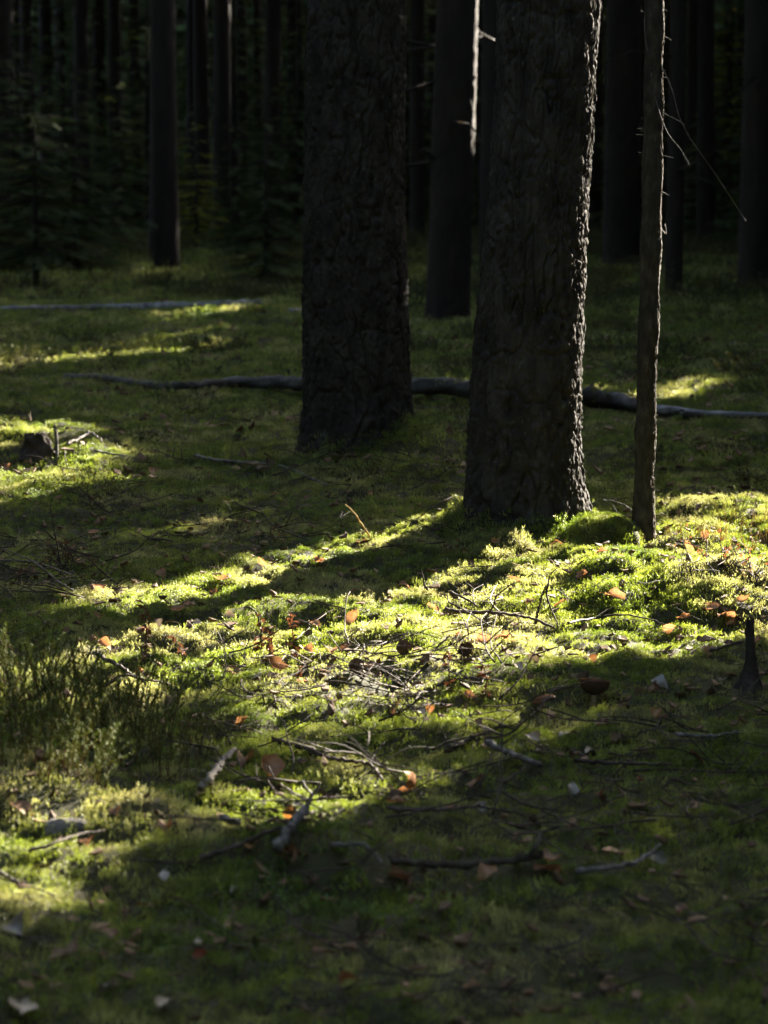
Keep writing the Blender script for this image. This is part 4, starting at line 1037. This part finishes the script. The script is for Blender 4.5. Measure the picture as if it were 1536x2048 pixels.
# dead-twig tangles: many small twigs, each its own thing
def twig_mesh(seed):
    rg = np.random.default_rng(seed); mb = MB(); L = 0.22; p = [np.zeros(3)]; d = np.array([1.0, 0, 0.05])
    for i in range(6):
        d = d + rg.normal(size=3) * [0.05, 0.22, 0.14]; d /= np.linalg.norm(d); p.append(p[-1] + d * L / 6)
    p = np.array(p); p[:, 2] = np.clip(p[:, 2], -0.004, 0.06); mb.tube(spline(p, 12), np.linspace(0.0020, 0.0008, 12), 5)
    for k in range(rg.integers(1, 4)):
        i = rg.integers(1, 5); a = rg.choice([-1, 1]) * rg.uniform(0.5, 1.1); dv = np.array([math.cos(a), math.sin(a), rg.uniform(0, 0.5)]); l = rg.uniform(0.04, 0.10)
        mb.tube([p[i], p[i] + dv * l * 0.5 + rg.normal(size=3) * 0.004, p[i] + dv * l], [0.0016, 0.0013, 0.0007], 4)
    return mb.mesh('twig', 'twig_dark')
TW = [twig_mesh(500 + i) for i in range(10)]
def twigs(n, box, label, group, seed, smin=0.6, smax=1.3, lift=(0.01, 0.04)):
    rg = np.random.default_rng(seed)
    for i in range(n):
        px, py = rg.uniform(box[0], box[2]), rg.uniform(box[1], box[3]); p = gp(px, py)
        o = obj('dead_twig', TW[int(rg.integers(0, 10))], None, p + np.array([0, 0, rg.uniform(*lift)]), (rg.normal() * 0.25, rg.normal() * 0.12, rg.uniform(0, 6.28)), float(rg.uniform(smin, smax)))
        tag(o, label, 'twig', group)
twigs(62, (430, 1305, 1010, 1430), 'thin dark dead twig in the twig tangle on the sunny moss', 'twigs of the sunny tangle', 1, 0.5, 1.1, (0.008, 0.035))
twigs(34, (-40, 1110, 240, 1215), 'thin dark dead twig in the left-hand brush', 'twigs of the left-hand brush', 2, 0.5, 1.1, (0.010, 0.06))
twigs(80, (420, 1440, 1536, 1690), 'thin dark dead twig strewn over the shaded moss', 'twigs strewn on the shaded moss', 3, 0.5, 1.2, (0.012, 0.03))
twigs(46, (0, 1660, 1536, 2040), 'thin dark dead twig in the foreground moss', 'twigs in the foreground moss', 4, 0.5, 1.0, (0.008, 0.02))
twigs(20, (850, 1100, 1536, 1300), 'thin dark dead twig on the brightest moss', 'twigs on the brightest moss', 5, 0.35, 0.8, (0.015, 0.05))
twigs(44, (150, 930, 900, 1110), 'thin dark dead twig behind the pine\'s shadow', 'twigs behind the pine\'s shadow', 6, 0.6, 1.3, (0.015, 0.05))

# ------------------------------------------------------------------ low plants
def heather_mesh(seed, H=0.16, n=26, spread=0.07, mat='heather'):
    rg = np.random.default_rng(seed); st = MB(); T = []
    for i in range(n):
        a = rg.uniform(0, 2 * math.pi); r = spread * math.sqrt(rg.uniform()); b = np.array([r * math.cos(a), r * math.sin(a), -0.01])
        h = H * rg.uniform(0.45, 1.1); ln = np.array([math.cos(a), math.sin(a), 0]) * r * 0.9 + rg.normal(size=3) * [0.02, 0.02, 0]
        P = spline([b, b + ln * 0.35 + [0, 0, h * 0.55], b + ln + [0, 0, h]], 9); st.tube(P, np.linspace(0.0012, 0.0005, 9), 3, False)
        for t in np.linspace(0.25, 1.0, int(34 * h / H)):
            p = P[min(8, int(t * 8))] + (P[min(8, int(t * 8) + 1)] - P[min(8, int(t * 8))]) * (t * 8 % 1)
            for _ in range(3):
                th = rg.uniform(0, 6.28); L = rg.uniform(0.005, 0.010); d = np.array([math.cos(th), math.sin(th), 0.9]) * L; sd = np.array([-math.sin(th), math.cos(th), 0]) * 0.0014
                T.append([p - sd, p + sd, p + d])
    return st.mesh('stems', 'rust'), tri_mesh('foliage', np.array(T), mat)
HE = [heather_mesh(600 + i, 0.13 + 0.015 * i, 20, 0.085) for i in range(4)]
def heather(px, py, s, label, group, k):
    p = gp(px, py); t = thing('heather_plant', label, 'heather', p, group); t.rotation_euler = (0, 0, k * 1.9); t.scale = (s, s, s)
    a, b = HE[k % 4]; obj('stems', a, t); obj('foliage', b, t)
hg = [(20, 1420, .9), (70, 1400, .9), (40, 1470, 1.0), (110, 1450, 1.0), (150, 1500, .95), (10, 1540, .9), (75, 1535, .9), (200, 1470, 1.0), (240, 1510, .9), (180, 1555, .7), (285, 1490, .85), (320, 1540, .7), (130, 1550, .75), (330, 1470, .9), (0, 1370, .8), (370, 1530, .6), (-40, 1450, 1.0), (270, 1430, .8)]
for i, (x, y, s) in enumerate(hg): heather(x, y, s, 'dark green heather sprigs in the shaded heather patch', 'heather patch', i)
for i, (x, y, s) in enumerate([(430, 1480, .5), (400, 1490, .45), (455, 1500, .4)]): heather(x, y, s, 'small heather sprig with pale tips by the twig tangle', 'small heather by the tangle', i)
heather(1474, 1030, .55, 'lone upright green heather sprig behind the bright right-hand hummock', None, 1)

def undergrowth():
    P, E, S, I = [], [], [], []
    for y0, y1, dens, thr, sc in ((7.2, 12, 14, 0.12, 0.75), (12, 19, 9, 0.05, 1.2), (19, 34, 5.5, -0.1, 1.9), (34, 54, 3.2, -0.4, 3.0)):
        x, y = ring_points(y0, y1, dens, 1.5)
        k = (vnoise(x / 1.1, y / 1.6, 131) + 0.4 * vnoise(x / 0.4, y / 0.5, 132) > thr) & ~((y < 9) & (lit_at(x, y))); k &= (np.hypot(x - b1[0], y - b1[1]) > 0.5) & (np.hypot(x - b2[0], y - b2[1]) > 0.4)
        px, py = to_px(x, y, 0.0); k &= ~in_poly(px, py, [(200, 700), (200, 650), (-100, 650), (-100, 600), (620, 600), (620, 700)])
        x, y = x[k], y[k]; P.append(np.stack([x, y, height(x, y) - 0.01], -1)); n = len(x)
        E.append(np.stack([rng.normal(size=n) * 0.15, rng.normal(size=n) * 0.15, rng.uniform(0, 6.28, n)], -1)); S.append(sc * rng.uniform(0.5, 1.1, n)); I.append(rng.integers(0, 4, n))
    scatter('undergrowth', np.concatenate(P), np.concatenate(E), np.concatenate(S), np.concatenate(I), UG, 'low dark heath undergrowth filling the shaded wood behind the clearing', 'undergrowth')
def ug_mesh(seed):
    rg = np.random.default_rng(seed); T = []
    for i in range(46):
        a = rg.uniform(0, 6.28); r = 0.10 * math.sqrt(rg.uniform()); b = np.array([r * math.cos(a), r * math.sin(a), -0.01]); ln = np.array([math.cos(a) * r, math.sin(a) * r, 0.14 * rg.uniform(0.4, 1.0)]) + rg.normal(size=3) * [0.025, 0.025, 0]
        s = np.cross(ln, rg.normal(size=3)); s /= np.linalg.norm(s); T.append([b - s * 0.0012, b + s * 0.0012, b + ln])
        for j in range(9):
            p = b + ln * rg.uniform(0.3, 1.0); d = rg.normal(size=3); d /= np.linalg.norm(d); d[2] = abs(d[2]); L = rg.uniform(0.008, 0.016); s = np.cross(d, rg.normal(size=3)); s /= np.linalg.norm(s); T.append([p - s * L * 0.25, p + s * L * 0.25, p + d * L])
    return tri_mesh('heath_sprig', np.array(T), 'under')
UG = [proto('heath_sprig', ug_mesh(640 + i)) for i in range(4)]
undergrowth()

def tuft(px, py, n, H, spread, mat, label, name, cat, seed, group=None, bend=0.6):
    rg = np.random.default_rng(seed); p = gp(px, py); T = MB()
    for i in range(n):
        a = rg.uniform(0, 6.28); b = np.array([rg.normal() * spread * 0.3, rg.normal() * spread * 0.3, -0.01]); h = H * rg.uniform(0.5, 1.1)
        dv = np.array([math.cos(a), math.sin(a), 0]) * spread * rg.uniform(0.3, 1) * bend
        q = spline([b, b + dv * 0.3 + [0, 0, h * 0.6], b + dv + [0, 0, h]], 6); T.tube(q, [0.0013, 0.0013, 0.0011, 0.0009, 0.0007, 0.0003], 3, False)
    return tag(obj(name, T.mesh(name, mat), None, p), label, cat, group)
for i, (x, y) in enumerate([(1400, 1075), (1440, 1085), (1490, 1070), (1520, 1050), (1500, 1100), (1350, 1075), (1460, 1045), (1530, 1090)]):
    tuft(x, y, 12, 0.07, 0.05, 'straw', 'thin straw-coloured grass tuft on the bright right-hand hummock', 'grass_tuft', 'grass', 700 + i, 'straw tufts on the right-hand hummock')
tuft(1385, 1200, 16, 0.06, 0.05, 'grassy', 'small green grass tuft amid the brightest moss', 'grass_tuft', 'grass', 720)
tuft(1215, 1195, 8, 0.05, 0.04, 'grassy', 'tiny green blades beside orange leaves in the brightest moss', 'grass_tuft', 'grass', 721)

def rusty_stalk(px, base, top, seed, label, group=None, leaves=14):
    rg = np.random.default_rng(seed); p = gp(px, base); H = (base - top) / FPX * p[1]; t = thing('rusty_stalk', label, 'stalk', p, group)
    q = spline([(0, 0, -0.01), (rg.normal() * 0.004, 0, H * 0.5), (rg.normal() * 0.008, 0, H)], 10); mb = MB(); mb.tube(q, np.linspace(0.0018, 0.0008, 10), 5); obj('stem', mb.mesh('stem', 'rust'), t)
    lv = MB()
    for k in range(leaves):
        b = q[min(9, 2 + int(rg.uniform(0, 8)))]; a = rg.uniform(0, 6.28); L = rg.uniform(0.012, 0.024); d = np.array([math.cos(a), math.sin(a), rg.uniform(-1.2, 0.6)]); d /= np.linalg.norm(d)
        s = np.cross(d, [0, 0, 1.0]); s /= np.linalg.norm(s) + 1e-6; up = np.cross(s, d)
        lv.add([b, b + d * L * 0.5 + s * L * 0.22 + up * 0.003, b + d * L * 0.5 - s * L * 0.22 + up * 0.003, b + d * L + up * -0.003], [(0, 1, 3), (0, 3, 2)])
    obj('withered_leaves', lv.mesh('withered_leaves', 'rust', False), t)
RL = 'rusty red withered stalk standing in the sunny moss'
for i, (x, b, tp, n) in enumerate([(290, 1318, 1205, 26), (525, 1305, 1228, 14), (587, 1295, 1218, 16), (540, 1330, 1250, 12), (595, 1365, 1290, 12), (900, 1390, 1300, 14), (967, 1400, 1320, 12), (362, 1345, 1270, 10), (545, 1320, 1262, 10)]):
    rusty_stalk(x, b, tp, 800 + i, 'tallest rusty red withered stalk, leafy, beside the heather' if i == 0 else RL, None if i == 0 else 'rusty withered stalks', n)

def berry_shrub(px, py, H, seed, label, nb=9, leaves=16):
    rg = np.random.default_rng(seed); p = gp(px, py); t = thing('berry_shrub', label, 'shrub', p); st = MB(); lv = MB()
    for i in range(nb):
        a = rg.uniform(0, 6.28); d = np.array([math.cos(a) * 0.6, math.sin(a) * 0.6, 1.0]); q = [np.array([rg.normal() * 0.02, rg.normal() * 0.02, -0.01])]
        for k in range(5):
            d = d + rg.normal(size=3) * 0.35; d[2] = abs(d[2]) * 0.9; d /= np.linalg.norm(d); q.append(q[-1] + d * H / 4.5 * rg.uniform(0.6, 1))
            if k > 1 and rg.uniform() < 0.7:
                e = d + rg.normal(size=3) * 0.8; e /= np.linalg.norm(e); st.tube([q[-1], q[-1] + e * H * 0.12, q[-1] + e * H * 0.22], [0.0009, 0.0008, 0.0004], 3, False)
                for _ in range(max(0, leaves // nb)):
                    b = q[-1] + e * H * rg.uniform(0.05, 0.22); f = rg.normal(size=3); f /= np.linalg.norm(f); s = np.cross(f, rg.normal(size=3)); s /= np.linalg.norm(s); L = 0.012
                    lv.add([b, b + f * L * .5 + s * L * .3, b + f * L, b + f * L * .5 - s * L * .3], [(0, 1, 2, 3)])
        st.tube(spline(q, 12), np.linspace(0.0016, 0.0007, 12), 4, False)
    obj('stems', st.mesh('stems', 'twig_dark'), t)
    if lv.n: obj('leaves', lv.mesh('leaves', 'leaf_brown', False), t)
berry_shrub(135, 1150, 0.12, 900, 'bushy reddish bare dwarf shrub in the left-hand brush', 16, 60)
berry_shrub(40, 1165, 0.08, 901, 'low bare dwarf shrub under the long pale twig', 10, 20)
berry_shrub(890, 1110, 0.06, 902, 'small dwarf shrub with curled leaves at the thick pine\'s foot in shadow', 6, 18)
berry_shrub(1440, 1130, 0.10, 903, 'sparse dwarf shrub with few leaves on the bright right-hand hummock', 9, 20)
berry_shrub(1510, 1160, 0.09, 904, 'sparse dwarf shrub next to the frame of bright moss and orange leaves', 8, 20)
berry_shrub(1350, 1100, 0.09, 905, 'spindly dwarf shrub close to the slender stem', 7, 12)
berry_shrub(470, 1070, 0.08, 906, 'dim dwarf shrub in the dappled moss behind the pine\'s shadow', 8, 14)
berry_shrub(570, 1085, 0.07, 907, 'dim bare dwarf shrub near the yellowish bent stalk', 8, 8)

# ------------------------------------------------------------------ mushrooms, stubs, cones, wood
def lathe(mb, prof, n=28, wob=0.0, seed=0, tilt=None, off=(0, 0, 0)):
    rg = np.random.default_rng(seed); th = np.arange(n) / n * 2 * math.pi; ph = rg.uniform(0, 6.28, 3)
    V = []
    for r, z in prof:
        k = 1 + wob * (np.sin(th * 2 + ph[0]) + 0.6 * np.sin(th * 3 + ph[1]))
        V.append(np.stack([r * k * np.cos(th), r * k * np.sin(th), z + wob * r * 0.8 * np.sin(th * 2 + ph[2])], -1))
    V = np.concatenate(V)
    if tilt is not None: V = V @ np.array(Euler(tilt).to_matrix()).T
    V = V + np.array(off); m = len(prof)
    mb.add(V, [(i * n + k, i * n + (k + 1) % n, (i + 1) * n + (k + 1) % n, (i + 1) * n + k) for i in range(m - 1) for k in range(n)])
def mushroom(px, py, cap_w, stem_h, prof_cap, prof_gill, tilt, label, seed, stem_lean=0.0, stem_r=0.005):
    p = gp(px, py); sc = p[1] / FPX; r = cap_w / 2 * sc; h = stem_h * sc
    t = thing('mushroom', label, 'mushroom', p)
    mb = MB(); mb.tube(spline([(0, 0, -0.015), (stem_lean * 0.4, 0, h * 0.5), (stem_lean, 0, h)], 10), np.linspace(stem_r * 1.25, stem_r, 10), 12, True, 0.03); obj('stem', mb.mesh('stem', 'mstem'), t)
    mb = MB(); lathe(mb, [(a * r, b * r) for a, b in prof_cap], 32, 0.05, seed, tilt, (stem_lean, 0, h)); obj('cap', mb.mesh('cap', 'cap'), t)
    mb = MB(); lathe(mb, [(a * r, b * r) for a, b in prof_gill], 32, 0.05, seed, tilt, (stem_lean, 0, h - 0.001)); obj('gills', mb.mesh('gills', 'gill'), t)
mushroom(1187, 1415, 62, 34, [(0.02, 0.05), (0.3, 0.06), (0.6, 0.18), (0.85, 0.42), (0.98, 0.66), (1.0, 0.72), (0.97, 0.70)], [(0.97, 0.68), (0.85, 0.28), (0.6, 0.02), (0.35, -0.14), (0.12, -0.24)], (-0.10, 0.08, 0), 'bowl-shaped brown mushroom with upturned orange rim', 2)
mushroom(1080, 1437, 52, 40, [(0.02, 0.30), (0.35, 0.28), (0.65, 0.20), (0.9, 0.02), (1.0, -0.12), (0.97, -0.16)], [(0.97, -0.17), (0.7, -0.02), (0.4, 0.02), (0.12, -0.05)], (-0.12, -0.32, 0), 'flat-capped dark mushroom tilted on a pale stem', 6, 0.006)

def stub(px, base, top, wb, wt, mat, label, name, seed, cat='stump', rough=0.16):
    p = gp(px, base); sc = p[1] / FPX; H = (base - top) * sc; nu, nv = 30, 34; th = np.arange(nu) / nu * 2 * math.pi; v = np.linspace(0, 1, nv)
    TH, V = np.meshgrid(th, v); r = sc / 2 * (wt + (wb - wt) * (1 - V) ** 2.6)
    r = r * (1 + rough * vnoise(np.cos(TH) * 2.2 + 9, np.sin(TH) * 2.2 + V * 3, seed) + rough * 0.8 * vnoise(TH * 3.2, V * 1.6, seed + 1))
    zz = V * H * (1 + (V > 0.93) * 0.10 * np.sin(TH * 3 + seed)); r = np.where(V > 0.985, r * 0.15, r)
    P = np.stack([r * np.cos(TH) + 0.006 * np.sin(V * 3), r * np.sin(TH), zz - 0.02], -1).reshape(-1, 3)
    return tag(obj(name, grid_mesh(name, P, nu, nv, mat, wrap_u=True), None, p), label, cat)
stub(1494, 1372, 1222, 62, 16, 'stump', 'pointed dark stub of a broken sapling with flared foot', 'broken_stub', 3, rough=0.34)
stub(72, 906, 858, 84, 48, 'stump', 'low dark rotten stump behind the left-hand sunlit hummock', 'rotten_stump', 5, rough=0.25)
stub(110, 905, 842, 14, 6, 'twig_grey', 'thin grey splinter standing at the rotten stump\'s side', 'wood_splinter', 6, 'splinter')

def cone(px, py, L, label, seed, group):
    rg = np.random.default_rng(seed); p = gp(px, py); t = thing('pine_cone', label, 'cone', p + np.array([0, 0, 0.02]), group); t.rotation_euler = (1.4 + rg.normal() * 0.2, 0.2, rg.uniform(0, 6.28))
    core = MB(); lathe(core, [(0.003, -L / 2), (L * 0.2, -L * 0.3), (L * 0.2, 0.1 * L), (0.003, L / 2)], 10); obj('core', core.mesh('core', 'cone'), t); mb = MB()
    for i in range(46):
        f = i / 46; a = i * 2.4; z = -L / 2 + L * f; r = L * 0.36 * math.sin(math.pi * (0.12 + 0.8 * f)) ; d = np.array([math.cos(a), math.sin(a), 0.5]); s = np.array([-math.sin(a), math.cos(a), 0]); b = np.array([0, 0, z])
        mb.add([b + s * 0.002, b - s * 0.002, b + d * r - s * 0.005, b + d * r * 1.1 + [0, 0, -0.002], b + d * r + s * 0.005], [(0, 1, 2, 3, 4)])
    obj('scales', mb.mesh('scales', 'cone', False), t)
for i, (x, y) in enumerate([(806, 1314), (930, 1318), (715, 1352)]): cone(x, y, 0.042, 'small dark pine cone lying at the edge of the twig tangle', 30 + i, 'pine cones by the tangle')

# slab of weathered wood with grain ridges, foreground left
def slab(px, py, wpx, hpx, mat, label, name, seed, rz=0.1, tilt=0.5):
    p = gp(px, py); sc = p[1] / FPX; Wd = wpx * sc; Hh = hpx * sc; nu, nv = 26, 22; u = np.linspace(-1, 1, nu); v = np.linspace(0, 1, nv)
    U, V = np.meshgrid(u, v); ang = V * math.pi * 1.0
    rr = 1 + 0.07 * vnoise(U * 1.2, V * 14, seed) + 0.04 * vnoise(U * 3, V * 30, seed + 2)
    edge = 1 + 0.10 * vnoise(V * 6, np.sign(U) * 3.3, seed + 4)
    P = np.stack([U * Wd / 2 * edge, -np.cos(ang) * Hh * 0.7 * rr, np.sin(ang) * Hh * 0.8 * rr * (1 - 0.35 * np.abs(U) ** 4) - 0.012], -1).reshape(-1, 3)
    o = obj(name, grid_mesh(name, P, nu, nv, mat), None, p, (0, 0, rz)); md = o.modifiers.new('thick', 'SOLIDIFY'); md.thickness = 0.006
    return tag(o, label, 'wood')
slab(133, 1652, 92, 40, 'twig_grey', 'ridged grey slab of weathered wood under a sunlit moss cushion', 'wood_slab', 3, 0.12)
slab(545, 1748, 90, 22, 'stump', 'dark rotten wood slab under the grey leaning stick', 'wood_slab', 7, -0.1)
slab(720, 1345, 50, 16, 'bark_thin', 'curled bark flake lying within the twig tangle', 'bark_flake', 9, 0.6)
slab(590, 1392, 34, 14, 'twig_grey', 'pale curled bark flake at the twig tangle\'s shaded border', 'bark_flake', 10, 0.3)
slab(1250, 1762, 60, 16, 'stump', 'dark bark strip in the foreground shade near the half-sunk grey stick', 'bark_flake', 11, -0.3)
print('tris', sum(len(p.polygons) for p in bpy.data.meshes)); print('thicket', nthick, 'moss', sum(len(a) for a in mp))
